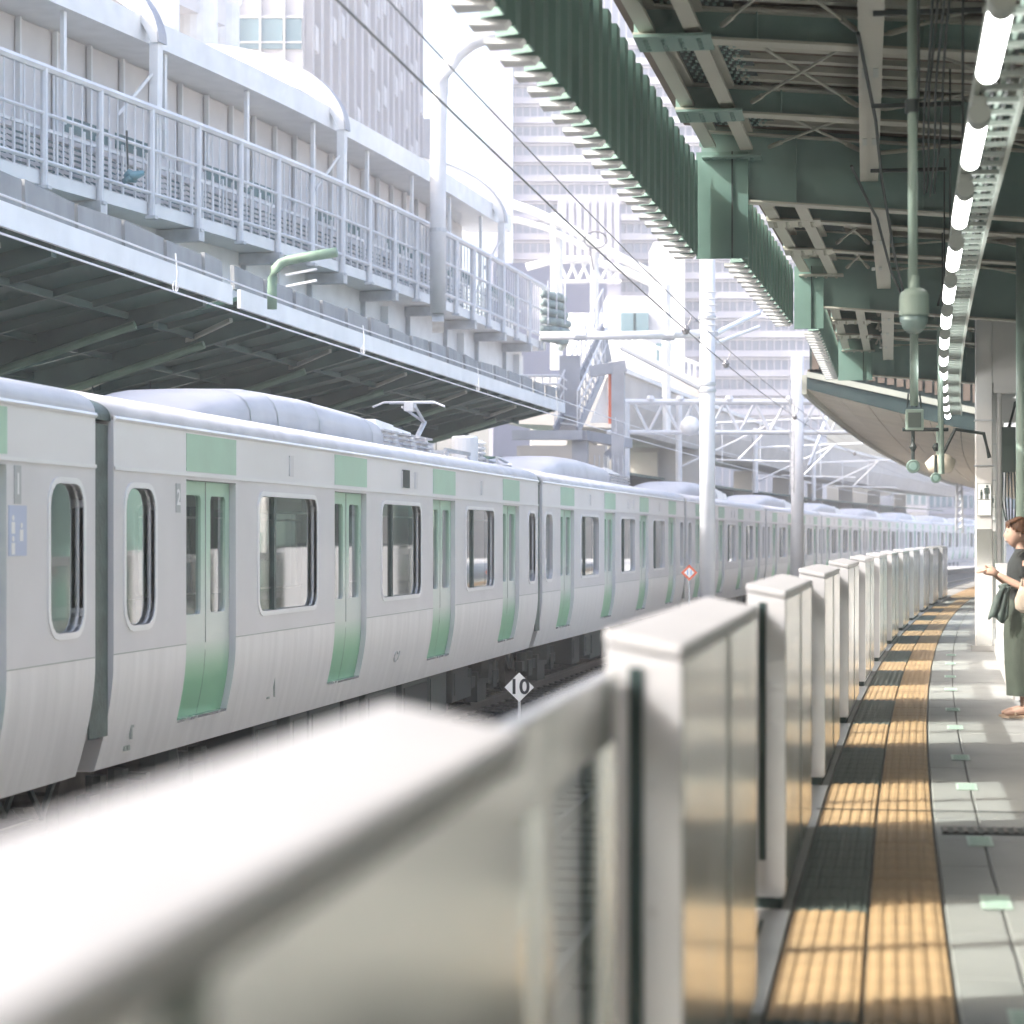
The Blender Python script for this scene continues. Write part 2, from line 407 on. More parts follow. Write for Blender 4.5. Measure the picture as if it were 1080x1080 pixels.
# ================================================================== platform gates
def gate(root, glassy=True):
    L_, E_ = BOXL, GP
    c = MB().hexa([(-.155,0,.05),(-.004,0,.05),(-.004,L_,.05),(-.155,L_,.05),(-.155,0,1.285),(-.004,0,1.255),(-.004,L_,1.255),(-.155,L_,1.285)])
    c.build('cabinet', 'gate_white', root, bevel=.004)
    MB().box((-.14,.03,0),(-.02,L_-.03,.05)).build('plinth', 'gate_seam', root)
    MB().hexa([(-.158,-.006,1.286),(.002,-.006,1.256),(.002,L_+.006,1.256),(-.158,L_+.006,1.286),(-.158,-.006,1.318),(.002,-.006,1.284),(.002,L_+.006,1.284),(-.158,L_+.006,1.318)]
              ).build('top_cover', 'gate_white', root, bevel=.008)
    MB().box((-.004,.012,.07),(.001,1.29,1.25)).build('side_panel', 'gate_steel', root, bevel=.002)
    MB().box((-.004,1.40,.07),(.001,L_-.012,1.25)).build('side_panel', 'gate_steel', root, bevel=.002)
    MB().box((-.004,1.31,.07),(.004,1.38,1.25)).build('seam_strip', 'cap_grey', root)
    for ya, yb, s in ((-.004, 0, -1), (L_, L_+.004, 1)):
        ep = MB().box((-.078,ya,.06),(-.002,yb,1.25)).build('end_plate', 'gate_white', root, bevel=.001)
        bo = MB()
        for z in (.25,.5,.75,1.0): bo.lathe([(.007,0),(.007,.004*s),(.004,.006*s)], (-.062, ya if s<0 else yb, z), 8, 'y')
        bo.build('bolts', 'galv', ep)
    MB().box((-.108,-.008,.2),(-.08,.0,1.24)).build('seal', 'gate_seam', root)
    MB().box((-.108,L_,.2),(-.08,L_+.008,1.24)).build('seal', 'gate_seam', root)
    mid = (L_ + E_) / 2
    for a, bb in ((L_+.012, mid-.006), (mid+.006, E_-.012)):
        d = thing0('door_leaf', root)
        MB().box((-.150,a,1.10),(-.112,bb,1.232)).build('top_rail', 'gate_steel', d, bevel=.003)
        MB().box((-.150,a,.04),(-.112,bb,.16)).build('bottom_rail', 'gate_steel', d, bevel=.003)
        MB().box((-.150,a,.16),(-.112,a+.05,1.10)).build('stile', 'gate_steel', d)
        MB().box((-.150,bb-.05,.16),(-.112,bb,1.10)).build('stile', 'gate_steel', d)
        MB().box((-.135,a+.05,.16),(-.127,bb-.05,1.10)).build('pane', 'gate_glass', d)
    sl = MB().box((-.15,L_+.02,.0),(.02,E_-.02,.006)).build('door_sill', 'gate_white', root)
    MB().box((-.085,L_+.3,.006),(-.07,E_-.3,.008)).build('slot', 'gate_seam', sl)
def thing0(name, parent):
    o = bpy.data.objects.new(name, None); COL.objects.link(o); o.parent = parent; o.empty_display_size = .1; return o
gate0 = thing('platform_gate', 'nearest platform gate, blurred white cabinet and glass door in the lower left', 'platform gate',
              (bx(0, G0), G0, 0), head(G0, RB), 'platform gates along the edge')
gate(gate0)
for k in range(1, 13):
    y = G0 + GP * k
    c = copy_tree(gate0); c.location = (bx(0, y), y, 0); c.rotation_euler = (0, 0, head(y + 2, RB))
    c['label'] = ('%s platform gate from the camera, white topped steel cabinet beside the yellow paving' % ORD[k]) if k < 12 else 'farthest platform gate, small and pale at the platform end'

# ================================================================== near canopy
FZ = 4.2
segs = [dict(y0=-12, y1=21.8, xa=-1.82, ya=11.9, sl=.0245, dz=0, beams=(3.5, 6.8, 10.1, 13.4, 16.7, 19.6)),
        dict(y0=22.1, y1=29.3, xa=-1.16, ya=22.1, sl=.040, dz=-.22, beams=(24.5, 26.9)),
        dict(y0=29.6, y1=39.0, xa=-.58, ya=29.6, sl=.016, dz=-.36, beams=(31.6, 33.8, 36.2))]
for i, S in enumerate(segs):
    fx = lambda y, S=S: S['xa'] + S['sl'] * (y - S['ya'])
    root = thing('platform_canopy', ['nearest stretch of platform roof, green corrugated fascia and steel beams overhead',
        'middle stretch of platform roof, stepped in behind the nearest one', 'third stretch of platform roof, just before the sunlit sloping soffit'][i], 'canopy', (fx(S['y0']), S['y0'], 0), 0, 'platform roof sections')
    inv = Vector((-fx(S['y0']), -S['y0'], 0))
    def B(mb, name, m_, parent=None, **k):
        o = mb.build(name, m_, root if parent is None else parent, **k)
        if parent is None: o.location = inv
        return o
    dz = S['dz']; zb = lambda x: 5.2 + dz - .087 * (x + 1.8)
    XR = 5.6
    # corrugated fascia
    f = MB(); n = int((S['y1'] - S['y0']) / .45); prev = None; P = []
    for k in range(n):
        y = S['y0'] + .45 * k
        P += [(0, y), (0, y + .17), (-.14, y + .24), (-.14, y + .40)]
    P.append((0, S['y0'] + .45 * n))
    vs = [(fx(y) + o, y, z) for o, y in P for z in (FZ, 5.12 + dz)]
    vs += [(fx(y) + o - .012, y, z) for o, y in P for z in (FZ, 5.12 + dz)]
    m2 = len(P) * 2
    f.add(vs, [(2*q, 2*q+1, 2*q+3, 2*q+2) for q in range(len(P)-1)] + [(m2+2*q, m2+2*q+2, m2+2*q+3, m2+2*q+1) for q in range(len(P)-1)] + [(2*q, 2*q+2, m2+2*q+2, m2+2*q) for q in range(len(P)-1)])
    B(f, 'fascia_sheet', 'fascia_green')
    tabm = MB().hexa([(-.21,0,-.03),(-.03,.03,-.03),(-.03,.17,-.03),(-.21,.20,-.03),(-.21,0,0),(.0,.05,0),(.0,.15,0),(-.21,.20,0)]).mesh('drip_tab')
    for k in range(n):
        y = S['y0'] + .45 * k + .22
        if y > 8: o = link('drip_tab', tabm, 'white_paint', root); o.location = Vector((fx(y), y, FZ - .004)) + inv
    # longitudinal channels near the fascia, gussets, dark mesh
    ch = MB()
    for off, nm in ((.12, 'edge_channel'), (.47, 'edge_channel')):
        c = MB(); ya, yb = S['y0'] + .1, S['y1'] - .1
        zz = zb(fx(ya) + off)
        sec = [(-.06,0),(.06,0),(.06,.03),(-.03,.03),(-.03,.17),(.06,.17),(.06,.2),(-.06,.2)]
        c.sweep(sec, [((fx(ya)+off, ya, zz-.02),(1,0,0),(0,0,1)), ((fx(yb)+off, yb, zz-.02),(1,0,0),(0,0,1))]); B(c, nm, 'canopy_pale')
    c = MB(); ya, yb = S['y0'] + .1, S['y1'] - .1; zz = zb(fx(ya)) + .20
    c.add([(fx(ya)+.02,ya,zz),(fx(ya)+.75,ya,zz-.05),(fx(yb)+.75,yb,zz-.05),(fx(yb)+.02,yb,zz)], [(0,1,2,3)]); B(c, 'screen_sheet', 'mesh_dark')
    if i == 0:
        dm = MB().box((-.012,0,0),(.012,.05,.012)).mesh('perforation')
        pf = MB()
        for q in range(74):
            for u in range(9):
                y = 12 + q * .13
                pf.box((fx(y)+.20+.055*u+(.027 if q%2 else 0), y, zz-.03-.0683*(.2+.055*u)), (fx(y)+.225+.055*u+(.027 if q%2 else 0), y+.05, zz-.018-.0683*(.2+.055*u)))
        o = B(pf, 'perforations', 'canopy_paint'); o['kind'] = 'stuff'
    # cross beams
    bl = list(S['beams'])
    for q, y in enumerate(bl + [S['y1'] + .12]):
        big = q == len(bl); x0 = fx(y) + .02; zd = -.42 if big else 0; h = .22
        br = bpy.data.objects.new('cross_beam', None); COL.objects.link(br); br.parent = root; br.location = inv
        z0, z1 = zb(x0) + zd, zb(XR) + zd
        MB().hexa([(x0,y-.008,z0+.02),(XR,y-.008,z1+.02),(XR,y+.008,z1+.02),(x0,y+.008,z0+.02),(x0,y-.008,z0+h-zd),(XR,y-.008,z1+h-zd),(XR,y+.008,z1+h-zd),(x0,y+.008,z0+h-zd)]).build('web', 'canopy_paint', br)
        MB().hexa([(x0,y-.10,z0),(XR,y-.10,z1),(XR,y+.10,z1),(x0,y+.10,z0),(x0,y-.10,z0+.02),(XR,y-.10,z1+.02),(XR,y+.10,z1+.02),(x0,y+.10,z0+.02)]).build('flange', 'canopy_pale', br)
        MB().hexa([(x0,y-.10,z0+h-zd),(XR,y-.10,z1+h-zd),(XR,y+.10,z1+h-zd),(x0,y+.10,z0+h-zd),(x0,y-.10,z0+h-zd+.02),(XR,y-.10,z1+h-zd+.02),(XR,y+.10,z1+h-zd+.02),(x0,y+.10,z0+h-zd+.02)]).build('flange', 'canopy_pale', br)
        stf = MB()
        for xs in (x0+.9, x0+2.1, x0+3.3): stf.box((xs,y-.09,zb(xs)+zd+.02),(xs+.012,y-.008,zb(xs)+h))
        stf.build('stiffeners', 'canopy_paint', br)
        gs = MB(); gx = fx(y); gs.box((gx+.04,y-.26,zb(gx)-.055),(gx+.60,y+.26,zb(gx)-.035))
        for a in range(4):
            for e_ in (-.15, -.05, .05, .15): gs.lathe([(.018,0),(.018,-.014),(.011,-.02)], (gx+.12+.13*a, y+e_, zb(gx)-.055), 6)
        B(gs, 'gusset_plate', 'canopy_pale' if i else 'canopy_paint')
    # return panel between the stepped sections
    nx = fx(S['y1']); nx2 = (segs[i+1]['xa'] if i < 2 else nx + .5)
    rp_ = MB().box((nx-.02, S['y1']+.01, FZ-.02), (nx2+.06, S['y1']+.06, 5.2+dz)); B(rp_, 'return_panel', 'fascia_green')
    rp_ = MB().box((nx2-.10, S['y1']-.01, FZ-.02), (nx2-.085, S['y1']+.008, 5.2+dz)); B(rp_, 'panel_joint', 'gate_seam')
    xcl = fx(S['y1']); cs = MB().hexa([(xcl,S['y1']+.15,zb(xcl)+.10),(XR,S['y1']+.15,zb(XR)+.10),(XR,S['y1']+.19,zb(XR)+.10),(xcl,S['y1']+.19,zb(xcl)+.10),(xcl,S['y1']+.15,zb(xcl)+.304),(XR,S['y1']+.15,zb(XR)+.304),(XR,S['y1']+.19,zb(XR)+.304),(xcl,S['y1']+.19,zb(xcl)+.304)]); B(cs, 'closure_strip', 'canopy_paint')  # strip added to block sky light leaking between the stepped decks
    # deck boards and purlins
    zk = lambda x: zb(x) + .305
    dk = MB(); x0a, x0b = fx(S['y0']) - .15, fx(S['y1']) - .15
    dk.hexa([(x0a,S['y0'],zk(x0a)),(XR,S['y0'],zk(XR)),(XR,S['y1']+.2,zk(XR)),(x0b,S['y1']+.2,zk(x0b)),(x0a,S['y0'],zk(x0a)+.05),(XR,S['y0'],zk(XR)+.05),(XR,S['y1']+.2,zk(XR)+.05),(x0b,S['y1']+.2,zk(x0b)+.05)])
    B(dk, 'roof_deck', 'deck_brown')
    y = S['y0'] + .2
    while y < S['y1']:
        x0 = fx(y) + .6
        if y > 7:
            MBx = MB().hexa([(x0,y,zk(x0)-.05),(XR,y,zk(XR)-.05),(XR,y+.11,zk(XR)-.05),(x0,y+.11,zk(x0)-.05),(x0,y,zk(x0)-.001),(XR,y,zk(XR)-.001),(XR,y+.11,zk(XR)-.001),(x0,y+.11,zk(x0)-.001)])
            B(MBx, 'purlin', 'canopy_pale')
        y += .42
    # central longitudinal channel
    xc = .04 + (0, .10, .25)[i]; zz = zb(xc) - .16
    c = MB(); ya, yb = max(S['y0'], 4), S['y1'] - (.2 if i else .0)
    c.sweep([(-.085,0),(.085,0),(.085,.16),(.07,.16),(.07,.012),(-.07,.012),(-.07,.16),(-.085,.16)], [((xc,ya,zz),(1,0,0),(0,0,1)),((xc+(.1 if i else 0),yb,zz),(1,0,0),(0,0,1))])
    cc = B(c, 'runner_channel', 'canopy_pale')
    pl = MB()
    for y in bl:
        if y > ya: pl.box((xc-.06,y-.16,zz-.006),(xc-.02,y+.16,zz-.001)); pl.box((xc+.02,y-.16,zz-.006),(xc+.06,y+.16,zz-.001))
    pl.build('splice_plates', 'cap_grey', cc)
    # wind braces
    allb = bl + [S['y1']]
    for q in range(len(allb) - 1):
        ya, yb = allb[q], allb[q+1]
        if yb < 8: continue
        for xa, xb in ((fx(ya)+.75, xc-.1), (xc+.1, 2.2)):
            for s_ in (0, 1):
                p_, q_ = ((xa, ya+.1, zb(xa)+.12), (xb, yb-.1, zb(xb)+.12)) if s_ == 0 else ((xb, ya+.1, zb(xb)+.10), (xa, yb-.1, zb(xa)+.10))
                br = MB().tube([p_, q_], .012, 6)
                for tt in (.06, .94): 
                    c_ = Vector(p_).lerp(Vector(q_), tt); e_ = (Vector(q_)-Vector(p_)).normalized()*.16; br.tube([c_-e_, c_+e_], .022, 6)
                B(br, 'wind_brace', 'canopy_pale')
# right-hand girder line and back wall of the roof
# sunlit sloping soffit of the next roof
so = thing('sloping_canopy', 'sunlit cream soffit of the next platform roof sloping down to the columns', 'canopy', (px_(-2.1, 47), 47, 0))
iv = Vector((-px_(-2.1, 47), -47, 0)); ys2 = [47 + 5*k for k in range(18)]
def SB(mb, name, m_):
    o = mb.build(name, m_, so); o.location = iv; return o
for k in range(8):           # long soffit boards, lapped
    a0, a1 = .62*k, .62*(k+1) - .02
    z0, z1 = 4.55 - .27*a0 - .006*(k%2), 4.55 - .27*a1 - .006*(k%2)
    s = MB(); s.sweep([(a0,z0),(a1,z1),(a1,z1+.04),(a0,z0+.04)], [((px_(-2.1,y),y,0),(1,0,0),(0,0,1)) for y in ys2]); SB(s, 'soffit_board', 'soffit')
s = MB(); s.sweep([(-.12,4.45),(-.02,4.45),(-.02,4.85),(-.12,4.85)], [((px_(-2.1,y),y,0),(1,0,0),(0,0,1)) for y in ys2]); SB(s, 'eave_edge', 'canopy_pale')
s = MB(); x0 = px_(-2.1,46.8); s.hexa([(x0,46.75,4.55),(x0+5,46.75,3.20),(x0+5,46.9,3.20),(x0,46.9,4.55),(x0,46.75,4.78),(x0+5,46.75,3.62),(x0+5,46.9,3.62),(x0,46.9,4.78)]); SB(s, 'recess_shade', 'gate_seam')  # shade of the recess under the trim, put in as a dark strip
s = MB(); s.hexa([(x0,46.70,4.785),(x0+5,46.70,3.625),(x0+5,46.9,3.625),(x0,46.9,4.785),(x0,46.70,4.90),(x0+5,46.70,3.76),(x0+5,46.9,3.76),(x0,46.9,4.90)]); SB(s, 'end_trim', 'canopy_pale')
for k in range(26):
    xa = x0 + .1 + .19*k; za = 4.98 - .22*(.1+.19*k)
    s = MB().box((xa,46.95,za),(xa+.14,47.0,za+1.0)); SB(s, 'cladding_strip', 'deck_brown')
s = MB().hexa([(x0+.05,47.0,4.7),(x0+5,47.0,3.5),(x0+5,47.04,3.5),(x0+.05,47.04,4.7),(x0+.05,47.0,6.0),(x0+5,47.0,6.0),(x0+5,47.04,6.0),(x0+.05,47.04,6.0)]); SB(s, 'gable', 'under_grey')
s = MB(); s.sweep([(0,4.9),(6,4.9),(6,4.96),(0,4.96)], [((px_(-2.1,y),y,0),(1,0,0),(0,0,1)) for y in ys2]); SB(s, 'roof_sheet', 'deck_brown')

# ================================================================== train
W_ = 2.95
ZS, ZT, ZW, ZBOT = 2.03, 2.40, .62, -.27
def prof(z):
    if z >= .55: return 0.0
    return -.155 * ((.55 - z) / .82) ** 1.7
def near(u, z, dx=0.0): return (prof(z) + dx, u, z)
def farm(u, z, dx=0.0): return (-W_ - prof(z) - dx, u, z)
DOORS = [2.64 + 4.907 * k for k in range(4)]
DW = .70
ZL = [ZBOT + (ZW - ZBOT) * k / 7 for k in range(8)]
def seg_list():
    e = [.2]
    for d in DOORS: e += [d - DW, d + DW]
    e.append(19.8); return [(e[2*i], e[2*i+1]) for i in range(5)]
SEGS = seg_list()
WINS = [(.46, 1.14, .17), (5.09-1.03, 5.09+1.03, .13), (10-1.03, 10+1.03, .13), (14.91-1.03, 14.91+1.03, .13), (18.86, 19.54, .17)]
WZ0, WZ1 = .82, 1.89
def build_car(root, lod=0):
    sides = (near, farm)
    body_u, body_w, body_l = MB(), MB(), MB()
    for S in sides:
        # upper white band
        body_u.add([S(.2,ZS), S(19.8,ZS), S(19.8,ZT), S(.2,ZT)], [(0,1,2,3)])
        for (a, b), (wa, wb, r) in zip(SEGS, WINS):
            body_w.poly([(a,ZW),(b,ZW),(b,ZS),(a,ZS)], [rrect(wa,WZ0,wb,WZ1,r)], lambda u, v, S=S: S(u, v))
            h = rrect(wa,WZ0,wb,WZ1,r); n = len(h)      # reveal
            body_w.add([S(u,v) for u, v in h] + [S(u,v,-.05) for u, v in h], [(k,(k+1)%n,n+(k+1)%n,n+k) for k in range(n)])
            cols = [a, b]
            vs = [S(u, z) for z in ZL for u in cols]
            body_l.add(vs, [(2*i, 2*i+1, 2*i+3, 2*i+2) for i in range(7)])
        for d in DOORS:
            a, b = d - DW, d + DW
            body_w.add([S(a,1.99),S(b,1.99),S(b,ZS),S(a,ZS)], [(0,1,2,3)])
            zz = [ZBOT, -.15, -.03]
            body_l.add([S(u,z) for z in zz for u in (a,b)], [(0,1,3,2),(2,3,5,4)])
            zz = [-.03] + [z for z in ZL if z > .0] + [1.99]
            for u in (a, b):
                body_w.add([S(u,z) for z in zz] + [S(u,z,-.075) for z in zz], [(i,i+1,len(zz)+i+1,len(zz)+i) for i in range(len(zz)-1)])
            body_w.add([S(a,1.99),S(b,1.99),S(b,1.99,-.075),S(a,1.99,-.075)], [(0,1,2,3)])
            body_l.add([S(a,-.03),S(b,-.03),S(b,-.03,-.09),S(a,-.03,-.09)], [(0,1,2,3)])
    body_l.box((-W_+.2,.25,-.285),(-.2,19.75,-.26))
    # car ends
    for u in (.2, 19.8):
        pr = [(prof(z), z) for z in ZL] + [(0,ZS),(0,ZT)]; pl = [(-W_-x, z) for x, z in reversed(pr)]
        body_w.add([(x,u,z) for x, z in pr+pl], [tuple(range(len(pr+pl)))])
    body_u.build('upper_side', 'train_white', root); body_w.build('window_band', 'train_band', root); body_l.build('lower_side', 'train_steel', root, smooth=True)
    # roof: curved section
    R_ = MB(); sec = []
    for k in range(33):
        a = math.pi * k / 32; c, s_ = math.cos(a), math.sin(a)
        sec.append((-W_/2 + W_/2*math.copysign(abs(c)**.55, c), ZT + .27*abs(s_)**.7))
    R_.sweep(sec, [((0,.2,0),(1,0,0),(0,0,1)), ((0,19.8,0),(1,0,0),(0,0,1))])
    R_.build('roof', 'train_roof', root, smooth=True)
    for S in sides[:1]:
        ln = MB(); ln.add([S(.2,2.018,.012),S(19.8,2.018,.012),S(19.8,2.045,.012),S(.2,2.045,.012),S(.2,2.018),S(19.8,2.018),S(19.8,2.045),S(.2,2.045)],
                          [(0,1,2,3),(0,1,5,4),(3,2,6,7)]); ln.build('rain_strip', 'train_line', root)
        ln = MB().tube([S(.2,ZT+.01,.0), S(19.8,ZT+.01,.0)], .022, 6); ln.build('gutter', 'train_line', root)
        ln = MB(); ln.box((.0-.001,.21,.612),(.0025,19.79,.620)); 
        for d in DOORS: pass
        # waist joint as separate short lips between the doors
        wl = MB()
        for a, b in SEGS: wl.box((-.001,a,.612),(.003,b,.619))
        wl.build('waist_joint', 'cap_grey', root)
    for S in (sides if lod < 2 else sides[:1]):
        sg = 1 if S is near else -1
        for d in DOORS:
            gp = MB(); a, b = d-DW, d+DW
            gp.add([S(a,2.06,.004),S(b,2.06,.004),S(b,2.375,.004),S(a,2.375,.004),S(a,2.06),S(b,2.06),S(b,2.375),S(a,2.375)], [(0,1,2,3),(0,1,5,4),(3,2,6,7),(0,3,7,4),(1,2,6,5)])
            if S is near: gp.build('green_panel', 'green_panel', root)
            dr = thing0('door', root)
            for a, b in ((d-DW+.004, d-.004), (d+.004, d+DW-.004)):
                lf = MB(); h = rrect(a+.14, .85, b-.12, 1.865, .05)
                zz = [-.03] + [z for z in ZL if z > 0]
                if zz[-1] < .62: zz.append(.62)
                lf.add([S(u,z,-.06) for z in zz for u in (a,b)], [(2*i,2*i+1,2*i+3,2*i+2) for i in range(len(zz)-1)])
                lf.poly([(a,.62),(b,.62),(b,1.985),(a,1.985)], [h], lambda u, v, S=S: S(u, v, -.06))
                n = len(h); lf.add([S(u,v,-.06) for u, v in h]+[S(u,v,-.085) for u, v in h], [(k,(k+1)%n,n+(k+1)%n,n+k) for k in range(n)])
                l_ = lf.build('door_leaf', 'door_green', dr, smooth=True)
                MB().poly(h, [], lambda u, v, S=S: S(u, v, -.083)).build('pane', 'train_glass', l_)
            MB().box(*[(min(S(d-.01,0,-.058)[0],S(d-.01,0,-.064)[0]),d-.005,.6),(max(S(d,1,-.055)[0],S(d,1,-.064)[0]),d+.005,1.98)]).build('meeting_seal', 'cap_grey', dr)
            sl = MB(); sl.add([S(d-DW+.02,-.045,.004),S(d+DW-.02,-.045,.004),S(d+DW-.02,-.022,.004),S(d-DW+.02,-.022,.004),S(d-DW+.02,-.022,-.06),S(d+DW-.02,-.022,-.06)], [(0,1,2,3),(3,2,5,4)])
            sl.build('threshold', 'frame_steel', dr)
        for wi, (wa, wb, r) in enumerate(WINS):
            w_ = thing0('window', root)
            fr = MB(); o_ = rrect(wa-.045,WZ0-.045,wb+.045,WZ1+.045,r+.04); i_ = rrect(wa,WZ0,wb,WZ1,r)
            fr.ring(o_, i_, lambda u, v, S=S: S(u, v, .010)); fr.ring(o_, o_, lambda u, v, S=S: S(u, v, .010))
            n = len(o_); fr.add([S(u,v,.010) for u,v in o_]+[S(u,v,0) for u,v in o_], [(k,(k+1)%n,n+(k+1)%n,n+k) for k in range(n)])
            fr.add([S(u,v,.010) for u,v in i_]+[S(u,v,-.03) for u,v in i_], [(k,(k+1)%n,n+(k+1)%n,n+k) for k in range(n)])
            fr.build('window_frame', 'train_line', w_)
            MB().poly(i_, [], lambda u, v, S=S: S(u, v, -.045)).build('pane', 'train_glass', w_)
            if wb - wa > 1:
                um = wa + .30*(wb-wa); p0, p1 = S(um-.035, WZ0, -.05), S(um+.035, WZ1, -.02)
                MB().box((min(p0[0],p1[0]),p0[1],p0[2]),(max(p0[0],p1[0]),p1[1],p1[2])).build('mullion', 'gap_rubber', w_)
                p0, p1 = S(wb-.14, WZ0, -.12), S(wb-.02, WZ1, -.06)
                MB().box((min(p0[0],p1[0]),p0[1],p0[2]),(max(p0[0],p1[0]),p1[1],p1[2])).build('inner_post', 'gap_rubber', w_)
                MB().box((min(p0[0],p1[0])-.3*sg if sg>0 else min(p0[0],p1[0]),wa,1.74),(max(p0[0],p1[0]) if sg>0 else max(p0[0],p1[0])+.3,wb,1.76)).build('luggage_rack', 'interior', w_)
    # interior
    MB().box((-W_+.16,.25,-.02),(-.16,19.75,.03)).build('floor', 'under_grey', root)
    MB().box((-W_+.08,.25,2.10),(-.08,19.75,2.14)).build('ceiling', 'interior', root)
    if lod < 2:
        st = MB()
        for a, b in SEGS:
            for xa, xb in ((-.55,-.12),(-W_+.12,-W_+.55)):
                st.box((xa,a+.15,.35),(xb,b-.15,.46))
                st.box((xb-.1 if xb > -1 else xa,a+.15,.46),(xb if xb > -1 else xa+.1,b-.15,.80))
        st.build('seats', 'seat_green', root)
    # plates and vents on the upper band
    for u in (5.15, 10.05, 10.75, 15.0):
        MB().box((0,u-.07,2.10),(.012,u+.07,2.30)).build('vent_cover', 'train_band', root)
    if lod == 0:
        MB().box((0,10.0,2.10),(.016,10.36,2.31)).build('side_display', 'under_grey', root)
        hp = MB().box((prof(.1)-.006,4.75,-.02),(prof(.1)+.012,4.76,.22)).box((prof(-.03)-.0,4.60,-.03),(prof(-.02)+.012,4.66,-.01)); hp.build('access_hatch', 'cap_grey', root)
    # joint to the previous car: bellows
    bl = MB()
    for k in range(5): bl.box((-.36-.02*(k%2),-.2+.08*k,-.1),(-W_+.36+.02*(k%2),-.14+.08*k,2.3))
    bl.build('gangway_bellows', 'gap_rubber', root)
    rs = MB(); rs.sweep([(-W_/2+(a-(-W_/2))*.985, ZT+(b-ZT)*.88-.012) for a, b in sec], [((0,-.195,0),(1,0,0),(0,0,1)), ((0,.195,0),(1,0,0),(0,0,1))]); rs.build('roof_bellows', 'gap_rubber', root)
    MB().box((-.06,-.195,.0),(-.045,.195,2.36)).box((-W_+.045,-.195,.0),(-W_+.06,.195,2.36)).build('gap_panel', 'gap_rubber', root)
    cb = MB()
    for k in range(4): cb.tube([(-.5-.3*k,-.25,-.35),(-.5-.3*k,0,-.6),(-.5-.3*k,.25,-.35)], .03, 6)
    cb.build('jumper_cables', 'cable_black', root)
    # roof machine: long rounded housing with louvred far end
    ac = MB(); xs = -W_/2; hw = .88
    fr_ = []
    prf = [(4.3,.02,.5),(4.6,.16,.72),(5.1,.30,.85),(5.9,.42,.97),(6.8,.48,1.0),(8.5,.50,1.0),(11.0,.46,1.0),(11.6,.44,1.0)]
    secu = [(math.cos(math.pi*k/12), math.sin(math.pi*k/12)) for k in range(13)]
    sq = [(math.copysign(abs(c)**.5, c)*hw, abs(s_)**.6) for c, s_ in secu] + [(-hw,-.3),(hw,-.3)]
    vs = []; 
    for u, h, wf in prf: vs += [(xs + a*wf, u, 2.60 + b*h) for a, b in sq]
    n = len(sq)
    ac.add(vs, [(i*n+k, i*n+(k+1)%n, (i+1)*n+(k+1)%n, (i+1)*n+k) for i in range(len(prf)-1) for k in range(n)] + [tuple(range(n)), tuple((len(prf)-1)*n+k for k in range(n))])
    a_ = ac.build('roof_unit', 'train_ac', root, smooth=True)
    for q in (3, 4, 5, 6):
        u, h, wf = prf[q]; r1 = [(xs + a*wf*1.004, u-.012, 2.60 + b*h + .003) for a, b in sq]; r2 = [(x, u+.012, z) for x, y_, z in r1]
        if lod < 2: MB().add(r1 + r2, [(k, k+1, n+k+1, n+k) for k in range(12)]).build('housing_joint', 'cap_grey', a_)
    for k in range(3):
        u0 = 11.62 + 1.05*k; h = .40 - .05*k
        b_ = MB(); b_.hexa([(xs-hw,u0,2.5),(xs+hw,u0,2.5),(xs+hw,u0+1.0,2.5),(xs-hw,u0+1.0,2.5),(xs-hw*.86,u0,2.6+h),(xs+hw*.86,u0,2.6+h),(xs+hw*.86,u0+1.0,2.57+h),(xs-hw*.86,u0+1.0,2.57+h)])
        bb = b_.build('louvre_box', 'train_white', a_)
        if lod < 2:
            sl = MB()
            for q in range(4):
                for e_ in (.08, .55): sl.box((xs+hw*.88,u0+e_,2.66+.065*q),(xs+hw*.985-.006*q,u0+e_+.38,2.685+.065*q))
            sl.build('slats', 'train_ac', bb)
    for k in range(3): MB().box((xs-.2,15.4+1.1*k,2.6),(xs+.35,15.9+1.1*k,2.74)).build('roof_vent', 'train_roof', root)
    # under the floor
    rnd = random.Random(3)
    u = 4.9
    while u < 15.2:
        l = rnd.uniform(.6, 1.6); h = rnd.uniform(.42, .6); x = rnd.uniform(-.34, -.24)
        e_ = MB().box((-W_-x,u,-.30-h),(x,u+l,-.30)); eq = e_.build('equipment_box', rnd.choice(['under_dark','under_grey','under_dark']), root, bevel=.02)
        MB().box((x,u+.1,-.30-h*.8),(x+.015,u+l-.1,-.36)).build('lid', rnd.choice(['under_grey','under_dark']), eq)
        u += l + rnd.uniform(.12, .4)
    for ub in (2.6, 17.4):
        bg_ = thing0('bogie', root)
        fr = MB()
        for x in (-.55, -W_+.55):
            fr.box((x-.06,ub-1.6,-.72),(x+.06,ub+1.6,-.56)); fr.box((x-.09,ub-.35,-.95),(x+.09,ub+.35,-.5))
            for o_ in (-1.05, 1.05): fr.box((x-.1,ub+o_-.16,-.82),(x+.1,ub+o_+.16,-.55)); fr.lathe([(.09,-.74),(.09,-.42)], (x,ub+o_-.26,0), 8); fr.lathe([(.09,-.74),(.09,-.42)], (x,ub+o_+.26,0), 8)
        fr.lathe([(.24,-.6),(.26,-.45),(.24,-.3)], (-.55,ub,0), 12)
        fr.build('bogie_frame', 'under_dark', bg_)
        for o_ in (-1.05, 1.05):
            wh = MB()
            for x in (-.93, -W_+.93-.12): wh.lathe([(.2,0),(.40,.0),(.43,.03),(.43,.12),(.30,.12)], (x,ub+o_,-.67), 20, 'x')
            wh.lathe([(.07,-W_+.95),(.07,-.95)], (0,ub+o_,-.67), 8, 'x')
            wh.build('wheelset', 'rail_steel', bg_)

